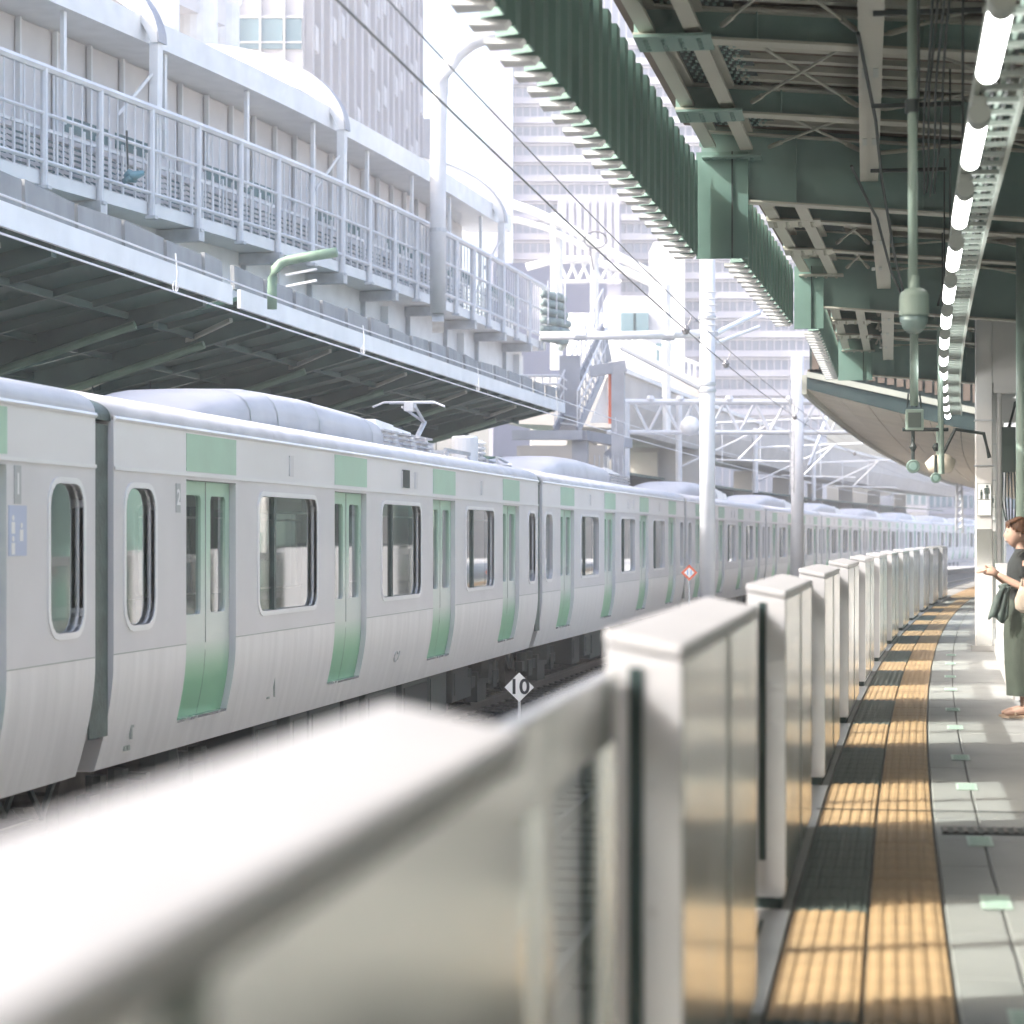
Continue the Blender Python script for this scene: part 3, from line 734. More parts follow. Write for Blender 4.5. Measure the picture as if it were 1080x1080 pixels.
PITCH, SG = 20.0, 16.325 + .05
def place_car(o, n):
    s0 = SG + PITCH * n; x0, x1 = px_(-5.751, s0), px_(-5.751, s0 + PITCH)
    o.location = (x0, s0, 0); o.rotation_euler = (0, 0, -math.atan2(x1 - x0, PITCH))
G_ = 'cars of the green commuter train'
carA = thing('train_car', 'train car whose whole green-doored side and roof unit fill the left half', 'train car', group=G_); build_car(carA, 0); place_car(carA, 0)
carF = thing('train_car', 'third train car from the left, starting behind the black and white ten marker', 'train car', group=G_); build_car(carF, 1); place_car(carF, 1)
c = copy_tree(carA); place_car(c, -1); c['label'] = 'leftmost train car, only its last window and door edge in view'
carZ = thing('train_car', 'fourth train car from the left, passing behind the thick white pole', 'train car', group=G_); build_car(carZ, 2); place_car(carZ, 2)
for n in range(3, 9):
    c = copy_tree(carZ, skip=('equipment_box','bogie','floor')); place_car(c, n); c['label'] = '%s train car from the left, small and pale towards the bend' % ORD[n+1] if n < 8 else 'farthest visible train car, faint at the end of the bend'
# lettering on the nearest cars
def text(s, name, size, matn, parent, loc, rot, depth=.001):
    cu = bpy.data.curves.new(name, 'FONT'); cu.body = s; cu.size = size; cu.align_x = 'CENTER'; cu.align_y = 'CENTER'; cu.extrude = depth; cu.offset = size*.022
    o = bpy.data.objects.new(name, cu); COL.objects.link(o); dg = bpy.context.evaluated_depsgraph_get()
    me = bpy.data.meshes.new_from_object(o.evaluated_get(dg)); bpy.data.objects.remove(o)
    return link(name, me, matn, parent, loc, rot)
SIDE = (R(90), 0, R(90))
car0 = [o for o in bpy.data.objects if o.get('label', '').startswith('leftmost train car')][0]
def plate(car, u, z, w, h, mat_='train_line'):
    return MB().box((0,u-w/2,z-h/2),(.006,u+w/2,z+h/2)).build('number_plate', mat_, car)
plate(car0, 18.25, 1.86, .12, .26, 'plate_grey'); text('1', 'car_number', .2, 'train_line', car0, (.008, 18.25, 1.86), SIDE)
plate(car0, 18.25, 1.55, .32, .34, 'plate_blue')
for u_, z_ in ((18.16,1.58),(18.16,1.44),(18.31,1.53)):
    fg = MB(); fg.lathe([(.02,0),(.02,.003)], (.006,u_,z_+.055), 10, 'x'); fg.box((.006,u_-.03,z_-.05),(.009,u_+.03,z_+.028)); fg.build('seat_figure', 'train_line', car0)
plate(carA, 1.72, 1.83, .11, .24, 'plate_grey'); text('2', 'car_number', .18, 'train_line', carA, (.008, 1.72, 1.83), SIDE)
MB().box((prof(-.02)-.004,.79,-.08),(prof(-.02)+.012,.82,.05)).box((prof(-.02)-.004,.82,.01),(prof(-.02)+.012,.86,.03)).build('side_mark', 'cap_grey', carA)
MB().box((prof(-.15)-.004,.74,-.17),(prof(-.15)+.014,.79,-.13)).box((prof(-.15)-.004,.81,-.17),(prof(-.15)+.014,.86,-.13)).build('side_mark', 'cap_grey', carA)
em = MB().tube([(prof(.10+.06*math.sin(k*.55))+.003, 10.0-.09+.09*math.cos(k*.55), .10+.06*math.sin(k*.55)) for k in range(1,11)], .009, 5).tube([(prof(.16)+.003,10.06,.16),(prof(.10)+.003,10.04,.10),(prof(.06)+.003,10.02,.06)], .009, 5)
em.build('side_emblem', 'plate_grey', carA)
ad = MB().box((-.30,.50,1.42),(-.29,.72,1.80)).build('hanging_poster', 'poster_orange', carA)
# pantograph near the far end of the wide car
pa = thing('pantograph', 'folded pantograph on the train roof beneath the far canopy edge', 'pantograph', carA.matrix_basis @ Vector((-W_/2, 17.0, 2.66)), carA.rotation_euler.z)
MB().box((-.75,-.9,.10),(-.70,.9,.15)).box((.70,-.9,.10),(.75,.9,.15)).box((-.7,-.05,.10),(.7,.05,.15)).build('base_frame', 'galv', pa)
for x in (-.72, .72):
    for y in (-.8, .8): MB().lathe([(.05,0),(.05,.02),(.03,.03),(.05,.05),(.03,.06),(.05,.08),(.03,.10)], (x,y,0), 10).build('insulator', 'white_paint', pa)
MB().tube([(0,0,.15),(0,1.0,.62)], .04, 8).build('lower_arm', 'galv', pa)
MB().tube([(0,1.0,.62),(-.1,-.1,.8)], .02, 8).tube([(0,1.0,.62),(.1,-.1,.8)], .025, 8).build('upper_arm', 'galv', pa)
MB().tube([(-.55,-.1,.80),(-.38,-.1,.87),(.38,-.1,.87),(.55,-.1,.80)], .016, 8).tube([(-.35,.12,.87),(.35,.12,.87)], .014, 8).box((-.07,-.12,.74),(.07,.12,.86)).build('collector_head', 'pole_white', pa)
MB().lathe([(.18,.1),(.2,.2),(.1,.28)], (-.3,-.45,0), 12).build('spring_drum', 'under_dark', pa)
MB().tube([(-.3,-.4,.15),(-.2,.3,.5)], .03, 6).tube([(.2,-.4,.15),(.1,.5,.35)], .03, 6).build('linkage', 'under_dark', pa)
rb = thing('roof_cabinet', 'pale cylindrical cabinet on the train roof beside the pantograph', 'cabinet', carA.matrix_basis @ Vector((-.95, 18.55, 2.60)), carA.rotation_euler.z)
MB().lathe([(.21,0),(.21,.46),(.19,.49),(.0,.49)], (0,0,0), 20).build('drum', 'white_paint', rb); MB().lathe([(.29,0),(.29,.05),(.27,.05)], (0,0,0), 20).build('foot_ring', 'galv', rb)
la = thing('arrester', 'stacked white insulator with pipework at the car end on the roof', 'insulator', carA.matrix_basis @ Vector((-.85, 19.25, 2.58)), carA.rotation_euler.z)
st = MB()
for k in range(6): st.lathe([(.09,.08*k),(.11,.08*k+.03),(.05,.08*k+.06),(.05,.08*k+.08)], (0,0,0), 12)
st.build('insulator_stack', 'white_paint', la)
pp = MB()
for k in range(5): pp.tube([(-.3+.15*k,-.1,.0),(-.3+.15*k,-.1,.15+.05*(k%3)),(-.2+.15*k,.3,.12)], .025, 6)
pp.tube([(-.4,.0,.10),(.5,.1,.08)], .03, 6); pp.build('pipework', 'galv', la)

# ================================================================== far platform behind the train
fp = MB(); fp.sweep([(-20,-1.44),(-9.15,-1.44),(-9.15,0),(-20,0)], [((px_(0,y),y,0),(1,0,0),(0,0,1)) for y in range(-10,62,4)])
fp = struct(fp.build('far_platform', 'platform_concrete'))
for k in range(13):
    y = 8 + 4.67*k
    c = copy_tree(gate0, skip=('end_plate','seal','plinth')); c.location = (px_(-9.5, y+4.67), y+4.67, .08); c.rotation_euler = (0, 0, math.pi + head(y))
    c['label'] = 'white gate cabinet on the opposite platform, glimpsed through the train windows'; c['group'] = 'gates of the opposite platform'

# ================================================================== far canopy (butterfly roof over the opposite platform)
def far_canopy(label, ya, yb, t, z, y_board0):
    root = thing('far_canopy', label, 'canopy', (px_(t,ya), ya, 0), 0, 'roof sections of the opposite platform')
    iv = Vector((-px_(t,ya), -ya, 0)); ys = [ya + (yb-ya)*k/8 for k in range(9)]
    F = lambda y: ((px_(t,y), y, 0), (1,0,0), (0,0,1))
    def B(mb, name, m_, **k): o = mb.build(name, m_, root, **k); o.location = iv; return o
    sl = .22
    s = MB(); s.sweep([(0,z+.10),(0,z+.16),(-4.2,z+.16-sl*4.2),(-8.4,z+.16),(-8.4,z+.10),(-4.2,z+.10-sl*4.2)], [F(y) for y in ys]); B(s, 'roof_sheet', 'far_canopy_green')
    s = MB(); s.sweep([(.0,z),(.05,z),(.05,z+.26),(.0,z+.26)], [F(y) for y in ys]); B(s, 'white_fascia', 'white_paint')
    y = ya + .05; k = 0
    rnd = random.Random(int(ya))
    while y < yb - .3:      # weathered boards standing above the fascia
        l = min(1.55, yb - y - .05); dz_ = rnd.uniform(-.03,.03); x = px_(t, y) - .10
        m_ = MB().hexa([(x,y,z+.27),(x+.05,y,z+.27),(x+.05,y+l-.02,z+.27),(x,y+l-.02,z+.27),(x-.02,y,z+.60+dz_),(x+.04,y,z+.60+dz_),(x+.04,y+l-.02,z+.60+rnd.uniform(-.03,.03)),(x-.02,y+l-.02,z+.60)])
        B(m_, 'edge_board', 'board_grey'); y += l; k += 1
    y = ya + .4; k = 0
    while y < yb:           # rafters
        main = (k % 4 == 1)
        x = px_(t, y); h, w_ = (.42, .16) if main else (.17, .09)
        r = MB(); r.hexa([(x-4.2,y,z-sl*4.2+.09-h),(x-.1,y,z+.09-h*.45),(x-.1,y+w_,z+.09-h*.45),(x-4.2,y+w_,z-sl*4.2+.09-h),(x-4.2,y,z-sl*4.2+.09),(x-.1,y,z+.09),(x-.1,y+w_,z+.09),(x-4.2,y+w_,z-sl*4.2+.09)])
        B(r, 'main_rafter' if main else 'rafter', 'far_steel_green')
        if main:
            co = MB(); xx = x - 4.2
            co.box((xx-.14,y-.06,0),(xx+.14,y+.22,z-sl*4.2-.2)); B(co, 'column', 'far_steel_green')
            hc = MB(); hc.hexa([(xx,y-.02,z-1.75),(xx+.2,y-.02,z-1.75),(xx+.2,y+.18,z-1.75),(xx,y+.18,z-1.75),(xx,y-.02,z-sl*4.2-.2),(xx+1.5,y-.02,z-.75),(xx+1.5,y+.18,z-.75),(xx,y+.18,z-sl*4.2-.2)]); B(hc, 'haunch', 'far_steel_green')
            pi = MB().tube([(xx+.2,y-.12,0),(xx+.2,y-.12,z-1.7),(xx+.5,y-.12,z-1.2),(xx+2.2,y-.12,z-.66),(xx+3.2,y-.12,z-.35)], .06, 8); B(pi, 'drain_pipe', 'bracket_green')
            la = MB().box((xx+.3,y+.6,z-1.55),(xx+1.1,y+.75,z-1.42)); B(la, 'lamp', 'lamp_far')
        y += 1.35; k += 1
    for a in (-1.2, -2.5, -3.7):
        p_ = MB(); p_.sweep([(a,z+.09+sl*a),(a+.07,z+.09+sl*a),(a+.07,z+.0+sl*a),(a,z+.0+sl*a)], [F(y) for y in ys]); B(p_, 'purlin', 'far_steel_green')
    y = ya + 1.0
    while y < yb - 4:
        b_ = MB().bar((px_(t,y)-.4,y,z-.06),(px_(t,y+3)-3.9,y+3,z-.9),.06,.06); B(b_, 'brace', 'canopy_pale'); y += 5.4
    h = MB()
    for k in range(14): x = px_(t,ya+3+2.6*k); h.tube([(x-3.2,ya+3+2.6*k,z-.6),(x-3.2,ya+3+2.6*k,z-1.3)], .012, 5) if ya+3+2.6*k < yb else None
    o = B(h, 'hangers', 'cable_black'); o['kind'] = 'stuff'
    cd = MB().tube([(px_(t,y)-3.2,y,z-1.3) for y in ys], .03, 6); B(cd, 'conduit', 'canopy_pale')
far_canopy('dark green opposite platform roof with white fascia, the nearer section at left', 6, 30.2, -9.0, 4.70, 0)
far_canopy('green opposite platform roof section ending beside the steel stair tower', 30.3, 57, -8.92, 4.66, 0)
wallb = MB().box((-16.2,-8,0),(-16.0,58,3.6)).build('back_wall', 'under_grey'); struct(wallb)
ob = MB().tube([at(287,326,31.5), at(287,305,31.5), at(287.5,293,31.5), at(290,284,31.5), at(296,278,31.5), at(304,274.5,31.5), at(320,271.5,31.4), at(355,266,31.3)], .07, 12)
gb = thing('bent_bracket', 'bent green steel bracket standing on the opposite roof edge', 'bracket', at(287,330,31.5))
o = ob.build('arm', 'bracket_green', gb, smooth=True); o.location = -gb.location
for k in range(2): p_ = MB().box((-.22,-.03,0),(.22,.03,.03)).build('bird_spike_plate', 'white_paint', gb); p_.location = at(318,288+12*k,31.5) - gb.location; p_.rotation_euler = (0,R(-10),0)

# ================================================================== elevated walkway
WP = [(-16.6,24),(-14.2,37),(-12.3,48.3),(-11.1,60),(-10.3,73.5)]
def wp(s):
    s = max(0, min(.9999, s)) * (len(WP)-1); i = int(s); f_ = s - i
    P = [Vector(WP[max(0,min(len(WP)-1,j))]) for j in (i-1,i,i+1,i+2)]
    return .5*((2*P[1]) + (P[2]-P[0])*f_ + (2*P[0]-5*P[1]+4*P[2]-P[3])*f_*f_ + (3*P[1]-P[0]-3*P[2]+P[3])*f_**3)
N_ = 200; pts = [wp(k/N_) for k in range(N_+1)]; cum = [0]
for a, b_ in zip(pts, pts[1:]): cum.append(cum[-1] + (b_-a).length)
def wpos(l):
    l = max(0, min(cum[-1]-1e-4, l))
    for i in range(N_):
        if cum[i+1] >= l: return pts[i].lerp(pts[i+1], (l-cum[i])/(cum[i+1]-cum[i])), (pts[i+1]-pts[i]).normalized()
def wfr(l, z=0):
    p, d = wpos(l); return (p.x, p.y, z), (d.y, -d.x, 0), (0,0,1)    # A points to the track side
LW = cum[-1]
wk = thing('elevated_walkway', 'white covered walkway on steel girders with railings above the opposite platform', 'walkway')
def sweepw(sec, l0, l1, name, m_, parent=None, n=24):
    s = MB(); s.sweep(sec, [wfr(l0+(l1-l0)*k/n) for k in range(n+1)]); return s.build(name, m_, parent or wk)
sweepw([(-6,7.62),(0,7.62),(0,7.86),(-6,7.86)], 0, LW, 'deck', 'white_paint')
sweepw([(-.9,6.55),(-.8,6.55),(-.8,7.62),(-.9,7.62)], 0, LW, 'girder', 'white_paint')
sweepw([(-1.05,6.5),(-.65,6.5),(-.65,6.55),(-1.05,6.55)], 0, LW, 'girder_flange', 'galv')
sweepw([(-5,6.55),(-4.9,6.55),(-4.9,7.62),(-5,7.62)], 0, LW, 'girder', 'white_paint')
def wbox(l0, l1, a0, a1, z0, z1):
    f0, f1 = wfr(l0), wfr(l1); p = []
    for z in (z0, z1):
        for f_, a in ((f0,a0),(f0,a1),(f1,a1),(f1,a0)): p.append(Vector(f_[0]) + Vector(f_[1])*a + Vector((0,0,z)))
    return MB().hexa(p)
rl = thing('walkway_railing', 'tall white tubular railing with thin bars along the elevated walkway', 'railing')
l = .2; k = 0
louv = thing('louvre_screen', 'grey green louvred screens standing behind the walkway railing', 'screen')
while l < LW - .1:
    o_, A, _ = wfr(l); P = Vector(o_) + Vector(A)*.06
    MB().tube([P+Vector((0,0,7.55)), P+Vector((0,0,9.66))], .07, 8).build('post', 'pole_white', rl)
    MB().box((-.1,-.1,-.06),(.1,.1,0)).build('foot', 'galv', rl).location = P + Vector((0,0,7.6))
    if k % 2 == 0:
        br = wbox(l-.12, l+.12, -.8, .14, 7.36, 7.60); br.build('bracket', 'galv', wk)
        ll = max(l, .05); st = wbox(ll-.02, ll+.02, -.8, -.68, 6.56, 7.36); st.build('stiffener', 'galv', wk)
    if k % 4 == 1:
        ll = max(l, .3); st = wbox(ll-.3, ll+.3, -.86, -.60, 6.2, 7.4); st.build('bearing', 'white_paint', wk)
    l1 = min(l + 1.95, LW-.02)
    for z, r_ in ((9.64,.075),(8.85,.035),(8.02,.04)):
        q = Vector(wfr(l1)[0]) + Vector(wfr(l1)[1])*.06
        MB().tube([P+Vector((0,0,z)), q+Vector((0,0,z))], r_, 6).build('rail', 'pole_white', rl)
    for j in range(1, 6):
        c_ = P.lerp(q, j/6); MB().tube([c_+Vector((0,0,8.02)), c_+Vector((0,0,9.62))], .016, 4).build('bar', 'pole_white', rl)
    # louvre panel behind
    if l1 - l > 1.5:
        for w0 in (0, .5):
            sl_ = MB(); a_, b_ = l + .1 + (l1-l)*w0, l + (l1-l)*(w0+.5) - .06
            for q_ in range(7):
                z = 7.98 + .105*q_ ; f0, f1 = wfr(a_), wfr(b_)
                pp = [Vector(f_[0])+Vector(f_[1])*aa+Vector((0,0,zz)) for zz_ in (0,1) for f_, aa, zz in ((f0,-.75,z+.06+.012*zz_),(f0,-.66,z+.012*zz_),(f1,-.66,z+.012*zz_),(f1,-.75,z+.06+.012*zz_))]
                sl_.hexa(pp)
            pn = sl_.build('louvre_panel', 'louvre', louv); pn['kind'] = 'stuff'
        for q_ in range(4): 
            a_ = l + .1 + (l1-l)*.25*q_
            wbox(a_, a_+.05, -.64, -.60, 7.9, 9.0).build('mullion', 'white_paint', louv)
        wbox(l+.05, l1-.02, -.66, -.60, 8.78, 8.84).build('head_rail', 'white_paint', louv)
        if k % 3 != 1:
            wbox(l+.15, l1-.15, -.80, -.78, 8.95, 9.25).build('backing_sheet', 'louvre', louv)
    l = l1; k += 1
# enclosure wall of white panels, roof beam
l = 0; k = 0
while l < LW - 6:
    l1 = min(l + 1.3, LW)
    wbox(l+.05, l1-.05, -1.62, -1.58, 9.0, 11.0).build('wall_panel', 'wall_panel', wk)
    wbox(l-.03, l+.03, -1.56, -1.46, 7.86, 11.02).build('wall_post', 'white_paint', wk)
    if k % 3 == 0: wbox(l-.05, l+.05, -.62, -.54, 9.0, 11.05).build('roof_post', 'white_paint', wk)
    l = l1; k += 1
sweepw([(-1.7,7.86),(-1.63,7.86),(-1.63,11.05),(-1.7,11.05)], 0, LW-5, 'back_sheet', 'wall_panel')
sweepw([(-1.8,11.06),(-.42,11.06),(-.42,11.56),(-1.8,11.56)], 0, LW-3.4, 'roof_beam', 'white_paint')
sweepw([(-7,11.5),(-3.4,11.5),(-3.4,12.5),(-7,12.5)], 0, LW-9, 'upper_parapet', 'wall_panel')
sweepw([(-7,12.5),(-3.25,12.5),(-3.25,12.75),(-7,12.75)], 0, LW-9, 'upper_coping', 'white_paint')
# arched ribs
ya_ = []
for px0, d0, nm in ((157,43.6,'leftmost'),(357,53.0,'middle'),(527,68.5,'rightmost')):
    p0 = at(px0, 205, d0); best = min(range(N_), key=lambda i: (pts[i]-Vector((p0.x,p0.y))).length); l = cum[best]
    o_, A, _ = wfr(l); o_ = Vector(o_); A = Vector(A)
    rb_ = thing('arched_rib', '%s of the white arched ribs rising over the walkway roof' % nm, 'arch', o_ + Vector((0,0,7.86)), 0, 'arched ribs of the walkway')
    D = Vector((-A.y, A.x, 0)); a = MB(); fr = []
    fo = []; fi = []
    for k in range(19):
        th = R(90*k/18); ro, rv = 4.3, 2.2
        po = o_ - A*(ro*(1-math.cos(th)) + .05) + Vector((0,0,11.0 + rv*math.sin(th)))
        dep = .14 + .58*(k/18)**.7
        nrm = Vector((math.cos(th),0,math.sin(th))); pi_ = po - (A*math.cos(th) + Vector((0,0,1))*math.sin(th))*dep
        fo.append(po); fi.append(pi_)
    vs = []
    for po, pi_ in zip(fo, fi): vs += [po - D*.13, po + D*.13, pi_ + D*.13, pi_ - D*.13]
    a.add(vs, [(4*i+k, 4*i+(k+1)%4, 4*i+4+(k+1)%4, 4*i+4+k) for i in range(18) for k in range(4)] + [(0,1,2,3), (72,73,74,75)])
    ar = a.build('arch', 'white_paint', rb_); ar.location = -rb_.location
    e = MB(); vs = []
    for po, pi_ in zip(fo, fi):
        n_ = (po - pi_).normalized(); vs += [po - D*.17, po + D*.17, po + D*.17 + n_*.03, po - D*.17 + n_*.03]
    e.add(vs, [(4*i+k, 4*i+(k+1)%4, 4*i+4+(k+1)%4, 4*i+4+k) for i in range(18) for k in range(4)] + [(0,1,2,3), (72,73,74,75)])
    ee = e.build('flange', 'steel_lilac', rb_); ee.location = -rb_.location
    po = MB().hexa([o_-A*.28-D*.1+Vector((0,0,7.86)), o_-A*.12-D*.1+Vector((0,0,7.86)), o_-A*.12+D*.1+Vector((0,0,7.86)), o_-A*.28+D*.1+Vector((0,0,7.86)),
                    o_-A*.26-D*.1+Vector((0,0,11.02)), o_-A*.07-D*.1+Vector((0,0,11.02)), o_-A*.07+D*.1+Vector((0,0,11.02)), o_-A*.26+D*.1+Vector((0,0,11.02))]).build('post', 'white_paint', rb_); po.location = -rb_.location
    for s_ in (-1, 1):
        st = MB().bar(o_-A*.2+D*.1*s_+Vector((0,0,10.4)), o_-A*.5+D*.9*s_+Vector((0,0,9.5)), .05, .05).build('stay', 'white_paint', rb_); st.location = -rb_.location
# rolled bundle at the walkway end
bu = thing('rolled_screens', 'stack of grey green rolled covers bulging at the walkway end', 'roll')
for k in range(6):
    z = 7.95 + .28*k; e0 = at(572, 330-8*k, 73); e1 = at(596+3*math.sin(k*1.1), 332-7.5*k, 74.5); e2 = at(592, 330-8*k, 77)
    MB().tube([(e0.x,e0.y,z),(e0.x*.5+e1.x*.5+.1,e0.y*.5+e1.y*.5-.2,z-.02),(e1.x,e1.y,z),(e2.x,e2.y,z)], [.12,.15,.14,.12], 8).build('roll', 'bundle_green', bu, smooth=True)
for k in range(3): MB().tube([at(578+9*k,342,73+.4*k), at(578+9*k,296,73+.4*k)], .025, 6).build('strap_post', 'pole_white', bu)
cl = thing('blue_sheet', 'small teal cloth bundle tied to the walkway railing post', 'cloth', at(139,190,41.5))
for q, (a_, b_, c_) in enumerate((((-.16,0,-.02),(-.02,-.05,.03),(.10,0,-.01)),((-.08,-.04,.05),(.08,-.07,.07),(.24,-.02,.13)),((-.12,-.03,.06),(-.02,-.06,.12),(.06,-.03,.10)))):
    MB().tube([a_, b_, c_], [.05,.085,.045], 8).build('fold', 'blue_cloth', cl, smooth=True)
MB().tube([(-.05,-.05,-.05),(-.08,-.05,.9)], .02, 6).build('tie', 'cable_black', cl)

# curved mast
ms = thing('curved_mast', 'fat white mast bending right at its top in front of the walkway', 'mast', at(462,328,58))
b0 = at(462,328,58)
c = MB().tube([at(462,330,58), at(462,200,58), at(463,110,58), at(465,90,58), at(471,72,58), at(481,57,58), at(496,45,58), at(513,38,58), at(535,35,58)], .21, 14); o = c.build('tube', 'pole_white', ms, smooth=True); o.location = -b0
o = MB().lathe([(.22,0),(.22,.1)], at(462,245,58), 12).build('collar', 'galv', ms); o.location = -b0
o = MB().bar(at(462,333,58), at(462,345,59), .3, .3).build('foot', 'galv', ms); o.location = -b0

# ================================================================== overhead line
def wire(label, ptsz, r=.012, m_='wire_grey', name='overhead_wire'):
    o = MB().tube(ptsz, r, 5).build(name, m_); return tag(o, label, 'wire', 'overhead wires')
def line(t, z, y0, y1, sag=0, n=30, rad=RT): return [pt(t, y0+(y1-y0)*k/n, z - sag*math.sin(math.pi*((y0+(y1-y0)*k/n) % 40)/40), rad) for k in range(n+1)]
wire('lower contact wire in front of the opposite roof, above the train', line(-7.2, 4.02, 8, 150), .011, 'pole_white')
wire('upper carrier wire in front of the opposite roof, above the train', line(-7.2, 4.42, 8, 150, .08), .011, 'pole_white')
wire('dark diagonal wire crossing from the grey tower to the thick pole', line(-2.72, 4.25, 10, 150), .008)
wire('thinner upper diagonal wire crossing the sky beside the grey tower', line(-2.62, 4.42, 10, 150), .0055)
for k in range(6):
    y = 14.5 + 8*k
    h = thing('wire_hanger', '%s small hanger linking the two wires above the train' % ORD[k], 'hanger', pt(-7.2, y, 4.02), 0, 'wire hangers')
    MB().tube([(0,0,0),(.02,0,.2),(0,0,.40)], .008, 5).build('rod', 'pole_white', h); MB().tube([(.03*math.cos(a*.7),0,.06+.06*math.sin(a*.7)) for a in range(9)], .006, 5, True).build('loop', 'pole_white', h)
for k, (px0, py0, d0) in enumerate(((522,160,0),(553,219,0),(640,270,0),(701,330,0))):
    y = (30,36,52,75)[k]; h = thing('wire_clamp', ['leftmost','second','third','rightmost'][k] + ' dark clamp on the diagonal wire before the glass tower', 'clamp', pt(-2.72,y,4.25), 0, 'wire clamps')
    MB().lathe([(.03,-.06),(.06,0),(.03,.06)], (0,0,0), 8).build('body', 'wire_grey', h); MB().tube([(0,0,0),(.08,0,.17)], .008, 5).build('rod', 'wire_grey', h)
def pole(name, label, px0, t, r_, ztop, y):
    p = pt(t, y, -1.3); root = thing(name, label, 'pole', p)
    MB().tube([(0,0,0),(0,0,ztop)], [r_, r_*.96], 16).build('shaft', 'pole_white', root, smooth=True)
    MB().box((-.4,-.4,-.1),(.4,.4,.15)).build('footing', 'concrete', root); return root
P1 = pole('line_pole', 'thick white pole standing between the tracks right of centre', 746, -3.9, .155, 9.5, 44.64)
def toP(v, root): return v - root.location
d1 = 44.64*CA - P1.location.x*SA
c = MB().tube([toP(at(570,354,d1),P1), toP(at(655,354,d1),P1), toP(at(745,352,d1),P1)], .085, 10); c.build('cross_arm', 'pole_white', P1, smooth=True)
for px0 in (612, 705): MB().lathe([(.10,-.12),(.10,.12)], toP(at(px0,354,d1),P1), 10, 'x').build('clamp', 'galv', P1)
MB().tube([toP(at(655,365,d1),P1), toP(at(738,408,d1),P1)], .07, 8).build('strut', 'pole_white', P1)
for k in range(7): MB().tube([toP(at(746,308+7*k,d1-.15),P1), toP(at(757,308+7*k,d1-.15),P1)], .012, 5).build('step_rung', 'galv', P1)
for py0 in (335,405,412): MB().lathe([(.175,-.03),(.175,.03)], toP(at(746,py0,d1),P1), 16).build('band', 'galv', P1)
MB().tube([toP(at(755,352,d1),P1), toP(at(800,330,d1+4),P1)], .06, 8).tube([toP(at(755,362,d1),P1), toP(at(800,345,d1+4),P1)], .04, 8).build('bracket_arm', 'pole_white', P1)
P2 = pole('lattice_pole', 'more distant pale pole with ladder right of the thick white pole', 841, -3.9, .19, 8.2, 67.5)
d2 = 67.5*CA - P2.location.x*SA
for s_ in (-10,-5): MB().tube([toP(at(841+s_*.7,520,d2-.3),P2), toP(at(843+s_,395,d2-.3),P2)], .018, 5).build('ladder_rail', 'galv', P2)
for k in range(16): MB().tube([toP(at(834,515-7.5*k,d2-.3),P2), toP(at(838,515-7.5*k,d2-.3),P2)], .01, 4).build('ladder_rung', 'galv', P2)
MB().tube([toP(at(872,440,d2+2),P2), toP(at(853,492,d2),P2)], .06, 6).build('strut', 'pole_white', P2)
# truss gantry across the tracks
tr = thing('truss_gantry', 'pale lattice beam spanning the tracks behind the thick white pole', 'gantry', at(664,456,d2))
iv = -tr.location
def TB(mb, name, m_='pole_white'): o = mb.build(name, m_, tr); o.location = iv
TB(MB().tube([at(640,424,d2), at(960,424,d2)], .09, 8), 'top_chord'); TB(MB().tube([at(640,456,d2), at(905,456,d2)], .07, 8), 'bottom_chord')
for k in range(15):
    xa = 668 + 16*k
    if xa < 880: TB(MB().tube([at(xa,456 if k%2 else 424,d2), at(xa+16,424 if k%2 else 456,d2)], .05, 6), 'diagonal')
for px0 in (686, 717, 769, 833): TB(MB().lathe([(.09,-.1),(.14,0),(.09,.1)], at(px0,421,d2), 8), 'insulator')
TB(MB().tube([at(660,505,d2), at(660,424,d2)], .12, 8), 'leg')
gl = thing('globe_lamp', 'round white globe hanging under the lattice beam', 'lamp', at(728,449,d2-.5))
MB().lathe([(.02,-.3),(.2,-.24),(.29,-.1),(.3,0),(.27,.12),(.16,.24),(.02,.28)], (0,0,0), 14).build('globe', 'white_paint', gl, smooth=True); MB().tube([(0,0,.25),(0,0,.55)], .03, 6).build('stem', 'galv', gl)
# pull-off arms and registration tubes over the track, three frames
for q, (y, nm) in enumerate(((84,'nearest'),(106,'middle'),(128,'farthest'))):
    t = thing('registration_frame', nm + ' spidery white support frame holding wires over the bend', 'frame', pt(-5, y, 0), 0, 'wire support frames')
    L0 = t.location
    MB().tube([pt(-9.8,y,3.6)-L0, pt(-9.8,y,6.6)-L0], .12, 8).build('drop_post', 'pole_white', t)
    MB().tube([pt(-9.8,y,5.7)-L0, pt(-4.0,y,5.9)-L0], .05, 6).build('boom', 'pole_white', t)
    MB().tube([pt(-9.8,y,4.1)-L0, pt(-6.2,y,5.8)-L0], .04, 6).build('stay', 'pole_white', t)
    MB().tube([pt(-8.6,y,4.4)-L0, pt(-5.2,y,4.3)-L0], .03, 6).build('steady_arm', 'pole_white', t)
    MB().tube([pt(-6.2,y,5.8)-L0, pt(-7.6,y,4.4)-L0], .04, 6).build('stay', 'pole_white', t)
    for s_ in (-8.2,-6.8): MB().tube([pt(s_,y,5.75)-L0, pt(s_,y,4.3)-L0], .02, 5).build('dropper', 'pole_white', t)

